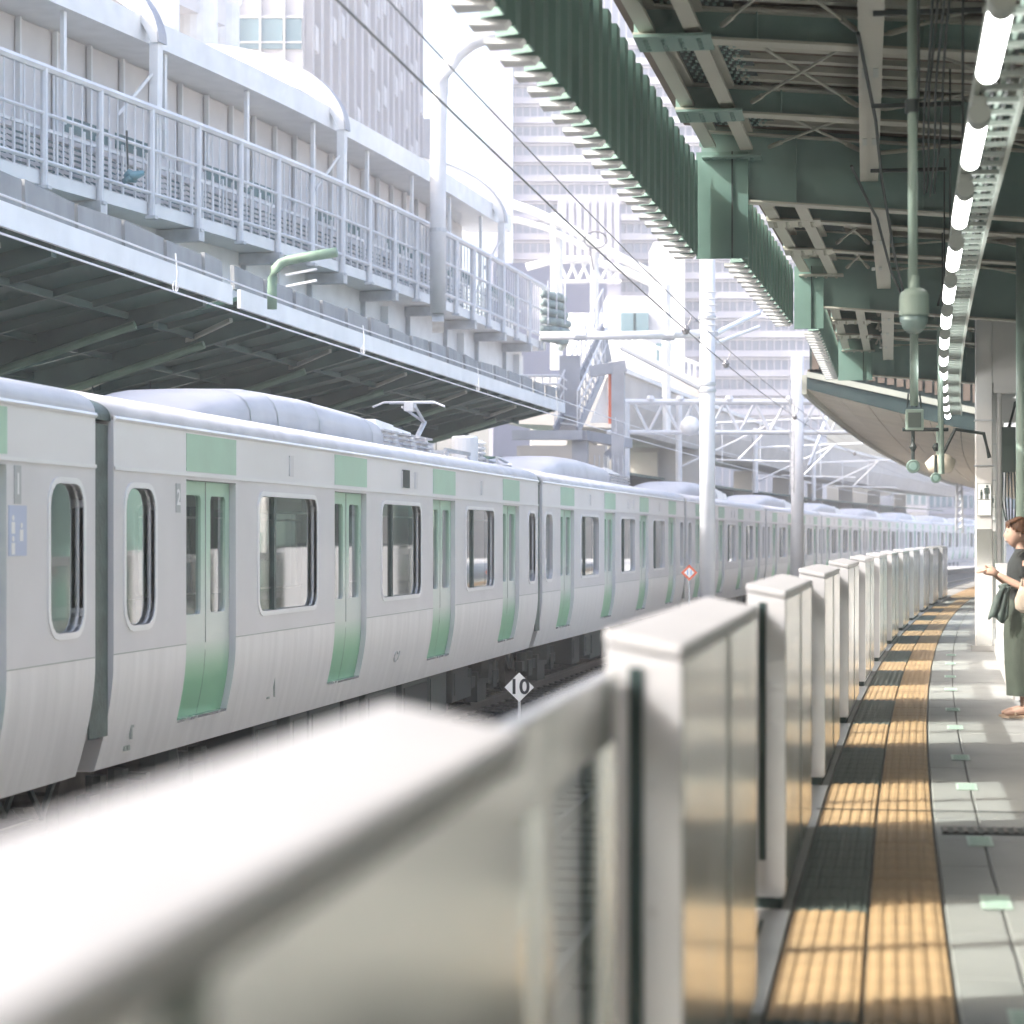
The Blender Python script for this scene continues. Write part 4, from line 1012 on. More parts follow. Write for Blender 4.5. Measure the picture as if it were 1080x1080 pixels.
# ================================================================== small things between the tracks
sg = thing('distance_marker', 'white diamond marker reading ten on a thin post between tracks', 'sign', pt(-4.1, 25.2, -1.28))
cz = CAMZ + (HORY-725)/FPX*(25.2*CA + 3.7*SA) + 1.28
MB().tube([(0,.02,0),(0,.02,cz)], .016, 8).build('post', 'galv', sg)
dm = MB(); h_ = .165
dm.add([(0,0,cz+h_),(h_,0,cz),(0,0,cz-h_),(-h_,0,cz),(0,.012,cz+h_),(h_,.012,cz),(0,.012,cz-h_),(-h_,.012,cz)], [(0,1,2,3),(4,5,6,7),(0,1,5,4),(1,2,6,5),(2,3,7,6),(3,0,4,7)])
dm = dm.build('board', 'sign_white', sg); text('10', 'number', .235, 'text_black', dm, (0,-.004,cz), (R(90),0,0), .0015)
sg.rotation_euler = (0,0,YAW)
og = thing('red_marker', 'red bordered white diamond marker beside the thick white pole', 'sign', pt(-4.0, 42.4, -1.28))
cz = CAMZ + (HORY-604)/FPX*(42.4*CA + 3.2*SA) + 1.28; h_ = .155
MB().tube([(0,.02,0),(0,.02,cz)], .02, 8).build('post', 'galv', og)
def dia(h_, y0, y1, cz): return MB().add([(0,y0,cz+h_),(h_,y0,cz),(0,y0,cz-h_),(-h_,y0,cz),(0,y1,cz+h_),(h_,y1,cz),(0,y1,cz-h_),(-h_,y1,cz)], [(0,1,2,3),(4,5,6,7),(0,1,5,4),(1,2,6,5),(2,3,7,6),(3,0,4,7)])
dia(h_,0,.012,cz).build('border', 'sign_red', og); wb_ = dia(h_*.62,-.004,-.001,cz).build('face', 'sign_white', og)
text('11', 'number', .13, 'text_blue', wb_, (0,-.0055,cz), (R(90),0,0), .0008); og.rotation_euler = (0,0,YAW)
tr_ = MB(); tr_.sweep([(-4.5,-1.28),(-3.95,-1.28),(-3.95,-1.02),(-4.5,-1.02)], [((px_(0,y),y,0),(1,0,0),(0,0,1)) for y in range(8,80,4)])
tr_ = tag(tr_.build('cable_trough', 'concrete_pale'), 'low pale concrete cable trough running between the tracks', 'trough')
lid = MB().box((0,0,0),(.53,1.18,.04)).mesh('lid')
for k in range(30): y = 12+1.2*k; link('lid', lid, 'concrete_pale', tr_, (px_(-4.49,y),y,-1.018), (0,0,head(y)))
pb = thing('wrapped_box', 'white plastic wrapped box lying between the tracks', 'box', (px_(-4.0,30),30,-.98))
bm = bmesh.new(); bmesh.ops.create_icosphere(bm, subdivisions=3, radius=.2); rnd = random.Random(5)
for v in bm.verts: v.co = Vector((max(-.15,min(.15,v.co.x)),max(-.16,min(.16,v.co.y)),max(-.17,min(.17,v.co.z)))) * (1+rnd.uniform(-.06,.06)); v.co.z += .18
for v in bm.verts:
    if v.co.z > .3 and abs(v.co.x) > .08: v.co.z += .08
me = bpy.data.meshes.new('bag'); bm.to_mesh(me); bm.free(); link('bag', me, 'plastic_white', pb)
MB().box((-.16,-.17,-.03),(.16,.17,.05)).build('base', 'cap_grey', pb)

# ================================================================== stair tower at the end of the opposite platform
ds = 62
stt = thing('stair_tower', 'lilac grey steel stair tower with railings at the opposite platform end', 'stair')
def ST(mb, name, m_='steel_lilac'): return mb.build(name, m_, stt)
ST(MB().bar(at(652,510,ds), at(652,386,ds), .34,.34), 'column'); ST(MB().bar(at(612,510,ds), at(612,460,ds), .42,.3), 'column')
ST(MB().bar(at(622,392,ds), at(660,386,ds), .3,.3), 'head_beam'); ST(MB().bar(at(540,459,ds-.3), at(614,459,ds-.3), .3,.26), 'landing_beam'); ST(MB().bar(at(614,459,ds-.3), at(662,468,ds+2), .3,.26), 'landing_beam')
ST(MB().bar(at(640,482,ds+1), at(652,470,ds+1), .2,.25), 'knee_brace')
wp_ = MB().add([at(622,446,ds+.2), at(641,446,ds+.2), at(641,396,ds+.2), at(622,446,ds+.26), at(641,446,ds+.26), at(641,396,ds+.26)], [(0,1,2),(3,5,4),(0,1,4,3),(1,2,5,4),(2,0,3,5)]); ST(wp_, 'side_panel', 'white_paint')
ST(MB().bar(at(644,447,ds+.1), at(644,394,ds+.1), .12,.06), 'red_strip', 'sign_red')
for off in (0, 24):
    ST(MB().bar(at(585+off,455,ds+.5), at(636+off*.2,345+off*1.6,ds+4), .06,.28), 'stringer')
    for k in range(12):
        f_ = k/11; a = at(585+off,455,ds+.5).lerp(at(636+off*.2,345+off*1.6,ds+4), f_)
        ST(MB().tube([a, a+Vector((0,0,1.1))], .02, 5), 'baluster', 'pole_white')
    a, b_ = at(585+off,455,ds+.5)+Vector((0,0,1.1)), at(636+off*.2,345+off*1.6,ds+4)+Vector((0,0,1.1))
    ST(MB().tube([a, b_], .03, 6), 'handrail', 'pole_white'); ST(MB().tube([a-Vector((0,0,.5)), b_-Vector((0,0,.5))], .02, 6), 'handrail', 'pole_white')
for k in range(14):
    f_ = k/13; a = at(587,455,ds+.5).lerp(at(634,346,ds+4), f_); b_ = at(610,455,ds+.5).lerp(at(641,382,ds+4), f_)
    ST(MB().bar(a, b_, .26,.04), 'tread', 'galv')
ST(MB().box(tuple(at(590,456,ds+1.2)), tuple(Vector(at(612,375,ds+1.2))+Vector((0,.1,0)))), 'cladding', 'steel_lilac')
for py0 in (396, 405): ST(MB().tube([at(545,py0,ds-1), at(590,py0,ds-1), at(598,py0+6,ds-1)], .03, 6), 'guard_rail', 'pole_white')
for k in range(6): ST(MB().tube([at(548+8*k,396,ds-1), at(548+8*k,424,ds-1)], .02, 5), 'guard_post', 'pole_white')
ST(MB().box(tuple(at(545,510,ds+3)), tuple(at(640,470,ds+3)+Vector((0,.15,0)))), 'lower_wall', 'concrete_pale')
for k in range(7): ST(MB().tube([at(627+5*k,506,ds-.4), at(627+5*k,480,ds-.4)], .02, 5), 'fence_bar', 'galv')

# ================================================================== pale viaduct following the bend
vi = thing('viaduct', 'pale concrete viaduct curving away behind the train', 'viaduct')
ysv = [78 + 6*k for k in range(24)]
FV = lambda y: ((px_(0,y), y, 0), (1,0,0), (0,0,1))
def VB(sec, name, m_): s = MB(); s.sweep(sec, [FV(y) for y in ysv]); return s.build(name, m_, vi)
VB([(-15,5.5),(-11.2,5.3),(-10.8,6.2),(-10.8,7.2),(-11.0,7.2),(-11.0,6.4),(-15,6.4)], 'girder', 'concrete_pale')
VB([(-10.85,7.2),(-10.7,7.2),(-10.7,7.35),(-10.85,7.35)], 'coping', 'white_paint')
VB([(-16,4.3),(-12.6,4.0),(-12.6,4.1),(-16,4.4)], 'lower_soffit', 'far_canopy_green')
VB([(-16.4,-1.4),(-16,-1.4),(-16,4.4),(-16.4,4.4)], 'rear_wall', 'far_canopy_green')
for k in range(9):
    y = 84 + 14*k; x = px_(-13.4, y)
    MB().box((x-.5,y-.5,-1.4),(x+.5,y+.5,5.2)).build('pier', 'concrete_pale', vi)
for k in range(5):
    y = 86 + 13*k
    l_ = thing('parapet_lamp', '%s of the paired white round lamps on the viaduct parapet' % ORD[k], 'lamp', pt(-10.75, y, 6.1), 0, 'lamps on the viaduct')
    for s_ in (0, .5): MB().lathe([(.02,-.05),(.2,-.02),(.22,.05),(.12,.14),(.02,.16)], (0,s_*1.6,.3), 12).build('globe', 'white_paint', l_, smooth=True)
    MB().box((-.1,-.1,.1),(.06,.9,.2)).build('bracket', 'galv', l_)
# pale stair block and footbridge beyond
blk = thing('station_block', 'bleached concrete station block with sloping stair beyond the gantry', 'building')
def BK(mb, name, m_='concrete_pale'): return mb.build(name, m_, blk)
def slab(px0, py0, px1, py1, d, th=2.0): 
    a, b_ = at(px0, py1, d), at(px1, py0, d); e = Vector((SA*-1, CA, 0))*th
    return MB().hexa([a, Vector((b_.x,b_.y,a.z)), Vector((b_.x,b_.y,a.z))+e, a+e, Vector((a.x,a.y,b_.z)), b_, b_+e, Vector((a.x,a.y,b_.z))+e])
BK(slab(560,398,745,520,98,4), 'lower_wall')
BK(slab(640,312,700,402,99,4), 'upper_wall', 'city_pale'); BK(slab(600,330,652,402,104,4), 'upper_wall', 'white_paint'); BK(slab(690,255,722,402,112,4), 'upper_wall', 'white_paint')
for px0, py0 in ((692,362),(655,330),(668,330)): w_ = slab(px0,py0,px0+16,py0+24,98.7,.4); BK(w_, 'window', 'tower_glass')
st = MB().add([at(640,366,96),at(740,408,96),at(740,402,96),at(640,356,96),at(640,366,97.5),at(740,408,97.5),at(740,402,97.5),at(640,356,97.5)], [(0,1,2,3),(4,7,6,5),(0,4,5,1),(3,2,6,7),(0,3,7,4),(1,5,6,2)]); BK(st, 'stair_side', 'white_paint')
for k in range(14): BK(MB().tube([at(655+6*k,372+2.5*k,96), at(655+6*k,350+2.5*k,96)], .05, 5), 'stair_baluster', 'white_paint')
BK(MB().tube([at(652,350,96), at(740,386,96)], .08, 6), 'stair_rail', 'white_paint')
ar = thing('pipe_arch', 'white arched pipe truss behind the walkway end', 'arch', at(530,330,80))
def AR(mb, name): o = mb.build(name, 'white_paint', ar); o.location = -ar.location
AR(MB().tube([at(520,208,80), at(560,222,80), at(600,240,80), at(640,264,80), at(700,296,80)], .16, 8), 'upper_tube')
AR(MB().tube([at(520,232,80), at(545,232,80), at(575,240,80), at(620,262,80)], .11, 8), 'lower_tube')
AR(MB().tube([at(555,282,82), at(585,274,82), at(620,274,82), at(660,286,82), at(712,311,82)], .14, 8), 'second_tube')
for px0, py0, py1 in ((587,225,330),(627,268,330),(703,300,395)): AR(MB().tube([at(px0,py0,80.5), at(px0,py1+60,80.5)], .22 if px0 < 600 else .15, 8), 'post')
for k in range(5): AR(MB().tube([at(590+12*k,275+k,82), at(598+12*k,296,82)], .06, 5), 'web'); AR(MB().tube([at(598+12*k,296,82), at(606+12*k,276+k,82)], .06, 5), 'web')
AR(MB().tube([at(590,297,82), at(655,297,82)], .07, 6), 'tie')
lp = thing('ring_loop', 'thin dark ring hanging on the wires before the glass tower', 'ring', at(628,253,78))
o = MB().tube([at(628+12*math.cos(k*.393), 253+9*math.sin(k*.393), 78) for k in range(16)], .03, 5, True).build('loop', 'wire_grey', lp); o.location = -lp.location
o = MB().tube([at(622,262,78), at(626,285,78)], .03, 5).build('tail', 'wire_grey', lp); o.location = -lp.location

# ================================================================== buildings
def wall_box(px0, px1, d, z0, z1, depth):
    a, b_ = at(px0, 560, d), at(px1, 560, d); e = Vector((-SA, CA, 0))*depth; p = []
    for z in (z0, z1): p += [Vector((a.x,a.y,z)), Vector((b_.x,b_.y,z)), Vector((b_.x,b_.y,z))+e, Vector((a.x,a.y,z))+e]
    return MB().hexa(p)
zof = lambda py, d: CAMZ + (HORY-py)/FPX*d
# glass tower
gt = thing('glass_tower', 'tall pale blue glass tower with banded floors behind the canopy tabs', 'tower'); D = 235
wall_box(541, 872, D, -1.4, 62, 20).build('core', 'tower_glass_blue', gt)
wall_box(516, 540, D-2, -1.4, 62, 22).build('edge_slab', 'tower_edge', gt)
py0 = 42; k = 0
while py0 < 440:
    wall_box(541, 872, D-.7, zof(py0+7, D), zof(py0, D), .65).build('spandrel', 'tower_b', gt)
    wall_box(541, 872, D-.5, zof(py0+9.4, D), zof(py0+8.4, D), .45).build('transom', 'city_pale', gt)
    py0 += 20.5; k += 1
for k in range(42): wall_box(543+7.8*k, 544.2+7.8*k, D-.35, 0, 61.5, .3).build('mullion', 'tower_b', gt)
wall_box(590, 655, D-9, -1.4, zof(205,D-9), 7).build('front_wing', 'tower_edge', gt)
for k in range(8): wall_box(592+8*k, 597+8*k, D-9.3, zof(300,D-9.3), zof(212,D-9.3), .25).build('wing_fin', 'tower_b', gt)
wall_box(520, 640, 150, -1.4, zof(278,150), 10).build('podium', 'tower_edge', gt)
# grey finned tower: front face and long side running away
ft = thing('finned_tower', 'pale grey tower with vertical fins and scattered panels left of the sky gap', 'tower')
A0, A1 = at(320, 560, 118), at(440, 560, 176)
sd = Vector((A1.x-A0.x, A1.y-A0.y, 0)); sl_ = sd.length; sd.normalize(); nn = Vector((-sd.y, sd.x, 0))
if nn.x > 0: nn = -nn
def side(u0, u1, z0, z1, o0, o1):
    p = []
    for z in (z0, z1):
        for u, o_ in ((u0,o0),(u1,o0),(u1,o1),(u0,o1)): q_ = Vector((A0.x,A0.y,0)) + sd*u + nn*o_; p.append((q_.x,q_.y,z))
    return MB().hexa(p)
side(0, sl_, -1.4, 50, 0, 20).build('core', 'tower_glass_blue', ft)
nf = 17
for k in range(nf+1):
    u = sl_*k/nf; side(max(0,u-.5), min(sl_,u+.5), 5, 49.8, -.5, -.02).build('fin', 'tower_a', ft)
    for q_ in range(13):
        if k < nf and random.random() < .85:
            z = 12 + 3.0*q_ + (k%3); side(u+.6, u+1.5+random.random()*.8, z, z+1.3, -.55 if (k+q_)%2 else -.3, -.03).build('facade_panel', 'city_pale' if (k+q_)%2 else 'tower_b', ft)
for q_ in range(14): side(0, sl_, 9.5+3*q_, 10.1+3*q_, -.12, -.01).build('floor_band', 'tower_b', ft)
side(sl_, sl_+3.2, -1.4, 34, -1.0, 14).build('stair_shaft', 'city_pale', ft)
for q_ in range(9): side(sl_+.4, sl_+2.8, 7+3*q_, 8.4+3*q_, -1.06, -1.01).build('shaft_window', 'tower_glass_blue', ft)
side(sl_+.05, sl_+4.2, 34, 50, 1, 14).build('upper_shaft', 'tower_edge', ft)
ob = thing('office_block', 'office block with wide dark windows beside the finned tower', 'building'); D = 117
wall_box(236, 319.5, D, -1.4, 50, 12).build('wall', 'tower_a', ob)
for py0, py1 in ((20,52),(77,109),(-37,-5),(134,166)):
    for xa, xb in ((240,247),(249,273),(275,298),(301,318)):
        w_ = wall_box(xa, xb, D-.12, zof(py1,D), zof(py0,D), .1).build('window', 'tower_glass', ob)
        wall_box(xa, xb, D-.2, zof(py1-7.5,D), zof(py1-6,D), .07).build('transom', 'city_pale', w_)
for xa in (247.4, 273.4, 298.8): wall_box(xa, xa+1.6, D-.3, -1.4, 49.8, .28).build('pilaster', 'city_pale', ob)
for py1 in (20,77,134): wall_box(236, 319.5, D-.18, zof(py1-.5,D), zof(py1-3,D), .16).build('sill_band', 'city_pale', ob)
tb = thing('terrace_building', 'white building with round columns under a grey soffit above the walkway', 'building')
for px0, py1, d in ((20,-80,62),(165,12,62),(207,42,66),(231,62,69)):
    p = at(px0, py1, d); MB().lathe([(.62,12),(.62,p.z+1.6),(.7,p.z+1.7),(.7,p.z+2.2),(.62,p.z+2.3),(.62,p.z+6)], (p.x,p.y,0), 20).build('round_column', 'white_paint', tb, smooth=False)
p0, p1, e = at(60,-70,58), at(238,40,67), Vector((-7,1.5,0))
mb = MB(); top = Vector((0,0,2.4)); p0.z = p1.z = 16.6
mb.hexa([p0, p1, p1+e, p0+e, p0+top, p1+top, p1+e+top, p0+e+top]); mb.build('roof_slab', 'wall_panel', tb)
mb = MB(); u_ = Vector((.35,0,0)); mb.hexa([p0+top*.9+u_, p1+top*.9+u_, p1+e+top*.9, p0+e+top*.9, p0+top*1.1+u_, p1+top*1.1+u_, p1+e+top*1.1, p0+e+top*1.1]); mb.build('roof_edge', 'white_paint', tb)
q0, q1 = at(0,0,60)+Vector((-5,0,0)), at(245,60,72)+Vector((-3.6,0,0)); 
mb = MB(); mb.hexa([Vector((q0.x,q0.y,0)), Vector((q1.x,q1.y,0)), Vector((q1.x-6,q1.y,0)), Vector((q0.x-6,q0.y,0)), Vector((q0.x,q0.y,16.7)), Vector((q1.x,q1.y,16.7)), Vector((q1.x-6,q1.y,16.7)), Vector((q0.x-6,q0.y,16.7))]); mb.build('recessed_wall', 'steel_lilac', tb)
# hazy town at the end of the line
rnd = random.Random(11)
names = ['slim pale apartment block left of the others', 'broad pale apartment block with balconies', 'tall pale block partly behind the white column', 'small pale house block at the bend', 'wide pale block far right behind the column']
for k, (xa, xb, py0, d) in enumerate(((955,978,505,235),(980,1012,498,250),(1003,1034,488,262),(940,962,522,245),(1030,1085,470,270))):
    b_ = thing('apartment_block', names[k] + ' at the end of the line', 'building', group='hazy blocks at the end of the line')
    wall_box(xa, xb, d, -1.4, zof(py0, d), 8).build('wall', 'city_pale', b_)
    fl = 0; z = 1.5
    while z < zof(py0, d) - 1.6:
        wall_box(xa, xb, d-.5, z-.35, z+.25, .45).build('balcony', 'tower_b', b_)
        n_ = max(2, int((xb-xa)/6))
        for q_ in range(n_):
            x_ = xa + (xb-xa)*(q_+.15)/n_; wall_box(x_, x_+(xb-xa)*.6/n_, d-.1, z+.45, z+1.9, .08).build('window', 'tower_glass', b_)
        z += 3.0
tw = thing('lattice_mast', 'faint lattice mast among the wires at the end of the line', 'mast', at(1012,560,120))
for s_ in (-3.5, 3.5): o = MB().tube([at(1012+s_,562,120), at(1012+s_*.6,485,120)], .07, 5).build('leg', 'galv', tw); o.location = -tw.location
for k in range(10):
    o = MB().tube([at(1012-3.4+.12*k,560-7.4*k,120), at(1012+3.4-.12*k,553-7.4*k,120)], .04, 4).build('lacing', 'galv', tw); o.location = -tw.location

# ================================================================== right side: columns, wall, building
def XO(o_, y): return bx(o_, y)
for k, (y, o_, nm) in enumerate(((30.75, 1.26, 'front'), (38.6, 1.36, 'rear'), (46, 1.4, 'hidden'))):
    x = XO(o_, y)
    c = thing('steel_column', ['white square steel column with flared head and person signs', 'second white steel column just behind the signed one', 'third white steel column, mostly hidden behind the other two'][k], 'column', (x, y, 0), 0, 'platform columns')
    MB().box((-.11,-.11,0),(.11,.11,4.62)).build('shaft', 'column_white', c, bevel=.012)
    MB().hexa([(-.10,-.10,3.55),(.12,-.10,3.55),(.12,.10,3.55),(-.10,.10,3.55),(-.10,-.10,4.64),(1.2,-.10,4.64),(1.2,.10,4.64),(-.10,.10,4.64)]).build('flared_head', 'column_white', c)
    MB().box((.12,-.09,3.42),(2.2,.09,3.82)).build('side_beam', 'column_white', c)
    for z in (2.45, 3.05): MB().box((-.122,-.122,z),(.122,.122,z+.018)).build('band', 'galv', c)
    MB().box((-.10,-.118,.02),(.10,-.112,1.62)).build('cover_plate', 'gate_steel', c)
    MB().tube([(.20,-.02,0),(.20,-.02,3.6)], .035, 8).build('down_pipe', 'column_white', c)
    MB().box((-.16,-.16,0),(.16,.16,.08)).build('base', 'platform_concrete', c)
    if k < 2:
        s = thing('person_sign', ['white notice with adult and child pictogram on the front column', 'same adult and child notice half hidden on the rear column'][k], 'sign', (x, y-.118, 1.80), 0, 'person notices')
        MB().box((-.09,-.008,0),(.09,0,.42)).build('board', 'sign_white', s)
        MB().box((-.092,-.011,-.002),(.092,-.009,.003)).box((-.092,-.011,.417),(.092,-.009,.422)).box((-.092,-.011,-.002),(-.088,-.009,.422)).box((.088,-.011,-.002),(.092,-.009,.422)).build('border', 'cap_grey', s)
        MB().box((-.08,-.011,.208),(.08,-.0085,.214)).build('rule', 'sign_dark', s)
        ad = MB().lathe([(.017,0),(.017,.003)], (.035,-.0115,.385), 12, 'y'); ad.box((.012,-.0115,.29),(.055,-.0085,.366)).box((.014,-.0115,.218),(.030,-.0085,.29)).box((.036,-.0115,.218),(.052,-.0085,.29)).box((.0,-.0115,.285),(.010,-.0085,.36)).box((.057,-.0115,.285),(.066,-.0085,.36))
        ad.build('adult_figure', 'sign_dark', s)
        ch = MB().lathe([(.012,0),(.012,.003)], (-.038,-.0115,.33), 12, 'y'); ch.box((-.052,-.0115,.26),(-.024,-.0085,.316)).box((-.050,-.0115,.218),(-.040,-.0085,.26)).box((-.036,-.0115,.218),(-.026,-.0085,.26))
        ch.build('child_figure', 'sign_dark', s)
        MB().lathe([(.006,0),(.006,.003)], (-.01,-.0115,.11), 8, 'y').build('dot', 'cap_grey', s)
    if k == 1:
        rs = thing('red_strip', 'narrow red striped warning strip high on the rear column', 'sign', (x-.02, y-.118, 2.24))
        for q in range(5): MB().hexa([(-.035,-.004,.11*q),(.035,-.004,.11*q+.03),(.035,0,.11*q+.03),(-.035,0,.11*q),(-.035,-.004,.11*q+.08),(.035,-.004,.11*q+.11),(.035,0,.11*q+.11),(-.035,0,.11*q+.08)]).build('stripe', 'sign_red', rs)
y = 24.2; sp = thing('service_pole', 'grey green pipe post cut by the right edge of the picture', 'pole', at(1079, 567, y) * 1.0)
sp.location.z = 0
MB().tube([(0,0,0),(0,0,4.9)], .075, 12).build('shaft', 'pole_green', sp, smooth=True); MB().lathe([(.1,0),(.1,.06)], (0,0,0), 12).build('foot', 'galv', sp)
eb = thing('cable_box', 'dark cable box with hanging wires on the rear column at right', 'box', (XO(1.62,33.5), 33.5, 2.75))
MB().box((-.1,-.1,-.3),(.1,.1,.35)).build('case', 'sign_dark', eb, bevel=.01)
for q in range(5): MB().tube([(-.08+.04*q,-.05,-.3),(-.1+.05*q,-.08,-.7),(-.04+.03*q,-.06,-1.0-.1*q)], .012, 5).build('cable', 'cable_black', eb)
MB().tube([(0,0,.3),(.1,0,.7),(.5,.1,.8)], .03, 6).build('hose', 'cable_black', eb)
MB().box((-.02,.1,-.2),(.02,.34,.2)).build('mount', 'galv', eb)
wl = thing('stair_wall', 'low white stair enclosure wall running to the signed column', 'wall', (XO(1.42,25), 25, 0))
L0 = wl.location.copy(); ysw = [21.5 + 1.85*k for k in range(6)]
for k in range(5):
    a, b_ = ysw[k], ysw[k+1]-.012
    MB().hexa([Vector((XO(1.42,a),a,0))-L0, Vector((XO(1.54,a),a,0))-L0, Vector((XO(1.54,b_),b_,0))-L0, Vector((XO(1.42,b_),b_,0))-L0, Vector((XO(1.42,a),a,1.12))-L0, Vector((XO(1.54,a),a,1.12))-L0, Vector((XO(1.54,b_),b_,1.12))-L0, Vector((XO(1.42,b_),b_,1.12))-L0]).build('wall_panel', 'white_paint', wl)
    MB().hexa([Vector((XO(1.40,a),a,.0))-L0, Vector((XO(1.418,a),a,.0))-L0, Vector((XO(1.418,b_),b_,.0))-L0, Vector((XO(1.40,b_),b_,0))-L0, Vector((XO(1.40,a),a,.16))-L0, Vector((XO(1.418,a),a,.16))-L0, Vector((XO(1.418,b_),b_,.16))-L0, Vector((XO(1.40,b_),b_,.16))-L0]).build('skirting', 'concrete_pale', wl)
for z0, z1 in ((1.122,1.17),):
    s = MB(); s.sweep([(1.41,z0),(1.55,z0),(1.55,z1),(1.41,z1)], [((XO(0,y)-L0.x,y-L0.y,0),(1,0,0),(0,0,1)) for y in ysw]); s.build('frame_rail', 'glass_wall_frame', wl)
# stair block and service building on the inner side of the platform
bd = thing('station_building', 'dark inner platform building glimpsed behind the columns at the right', 'building', (6, 10, 0))
iv = -bd.location
def BD(mb, name, m_): o = mb.build(name, m_, bd); o.location = iv; return o
ysb = [-12 + 6*k for k in range(20)]
for k in range(19):
    a, b_ = ysb[k], ysb[k+1]-.04; x0, x1 = XO(4.6,a), XO(4.6,b_)
    BD(MB().hexa([(x0,a,0),(x0+.2,a,0),(x1+.2,b_,0),(x1,b_,0),(x0,a,4.7),(x0+.2,a,4.7),(x1+.2,b_,4.7),(x1,b_,4.7)]), 'wall_panel', 'far_steel_green' if k%3 else 'pole_green')
    if k % 2:
        BD(MB().hexa([(x0-.06,a+1,.9),(x0,a+1,.9),(x1,b_-1,.9),(x1-.06,b_-1,.9),(x0-.06,a+1,2.3),(x0,a+1,2.3),(x1,b_-1,2.3),(x1-.06,b_-1,2.3)]), 'notice_board', 'wall_panel')
BD(MB().hexa([(XO(2.6,33),33,0),(XO(4.4,33),33,0),(XO(4.4,44),44,0),(XO(2.6,44),44,0),(XO(2.6,33),33,3.2),(XO(4.4,33),33,3.2),(XO(4.4,44),44,3.2),(XO(2.6,44),44,3.2)]), 'stair_block', 'canopy_paint')

# ================================================================== cable tray and tube lamps
RL = 800.0
ct = thing('cable_tray', 'long ladder cable tray carrying the row of lit tube lamps', 'cable tray', (0.4, 4, 3.5))
iv = -ct.location; yst = [3 + 1.5*k for k in range(25)]
for o_ in (.44, .66):
    s = MB(); s.sweep([(o_-.012,3.56),(o_+.012,3.56),(o_+.012,3.66),(o_-.012,3.66)], [((px_(0,y,RL),y,0),(1,0,0),(0,0,1)) for y in yst]); s.build('side_rail', 'tray', ct).location = iv
rm = MB().box((0,0,0),(.196,.04,.025)).mesh('rung')
for k in range(115): y = 3.6+.31*k; link('rung', rm, 'tray', ct, Vector((px_(.452,y,RL), y, 3.575)) + iv)
for k in range(4):
    s = MB().tube([(px_(.49+.035*k,y,RL)+.008*math.sin(y*1.3+k), y, 3.615+.012*(k%2)) for y in yst], .014, 5); s.build('cable', 'cable_black' if k%2 else 'pole_green', ct).location = iv
for k in range(9):
    y = 5+4*k
    for o_ in (.44,.66): MB().tube([(px_(o_,y,RL),y,3.66),(px_(o_,y,RL),y,4.95)], .008, 5).build('hanger_rod', 'cable_black', ct).location = iv
tl0 = None
lampn = ['nearest','second','third','fourth','fifth','sixth','seventh','eighth','ninth','tenth','eleventh','twelfth','farthest']
for k in range(13):
    y = 8.35 + 2.3*k; x = px_(.455, y, RL)
    if tl0 is None:
        t = tl0 = thing('tube_lamp', '', 'lamp')
        MB().tube([(0,.26,-.055),(0,.3,-.055),(0,1.46,-.055),(0,1.5,-.055)], [.035,.047,.047,.035], 14).build('tube', 'tube_light', t, smooth=True)
        MB().lathe([(.050,.08),(.052,.09),(.052,.26),(.048,.27)], (0,0,-.055), 14, 'y').build('end_cap', 'cap_grey', t)
        MB().box((-.035,.1,-.01),(.035,1.5,.03)).build('housing', 'cap_grey', t, bevel=.006)
    else: t = copy_tree(tl0)
    t.location = (x, y, 3.525); t.rotation_euler = (0,0,-y/RL)
    tag(t, '%s glowing white tube lamp in the row below the cable tray' % lampn[k], 'lamp', 'tube lamps under the canopy')
# loose cables under the roof
for k, (x, z) in enumerate(((.28,4.6),(.31,4.62),(.35,4.58),(.39,4.61),(.22,4.66))):
    tag(MB().tube([(px_(x,yv,900)+.01*math.sin(yv+k), yv, z-.03*math.sin(yv*1.4)) for yv in range(5,22)], .009, 5).build('roof_cable', 'cable_black'), ['leftmost','second','third','fourth','fifth'][k] + ' thin dark cable strung lengthwise under the near roof', 'cable', 'cables under the roof')
for k in range(5):
    yv = 8 + 3*k; tag(MB().box((-.2,0,0),(.45,.03,.03)).build('cable_crossbar', 'cable_black'), '%s small dark crossbar carrying the roof cables' % ORD[k], 'bracket', 'cable crossbars'); bpy.data.objects[('cable_crossbar' if k==0 else 'cable_crossbar.%03d' % k)].location = (.25, yv, 4.68)
for k, (p0, p1, p2) in enumerate((((905,35,15),(930,190,20),(958,330,26)),((1060,95,18),(1020,200,22),(985,335,30)),((898,175,20),(925,230,22),(955,320,26)))):
    tag(MB().tube([at(*p0), at((p0[0]+p1[0])/2+6,(p0[1]+p1[1])/2+14,(p0[2]+p1[2])/2), at(*p1), at((p2[0]+p1[0])/2,(p2[1]+p1[1])/2+12,(p2[2]+p1[2])/2), at(*p2)], .014, 5).build('sagging_cable', 'cable_black'), ['left','right','middle'][k] + ' dark cable sagging from the roof towards the hanging camera', 'cable', 'sagging cables')

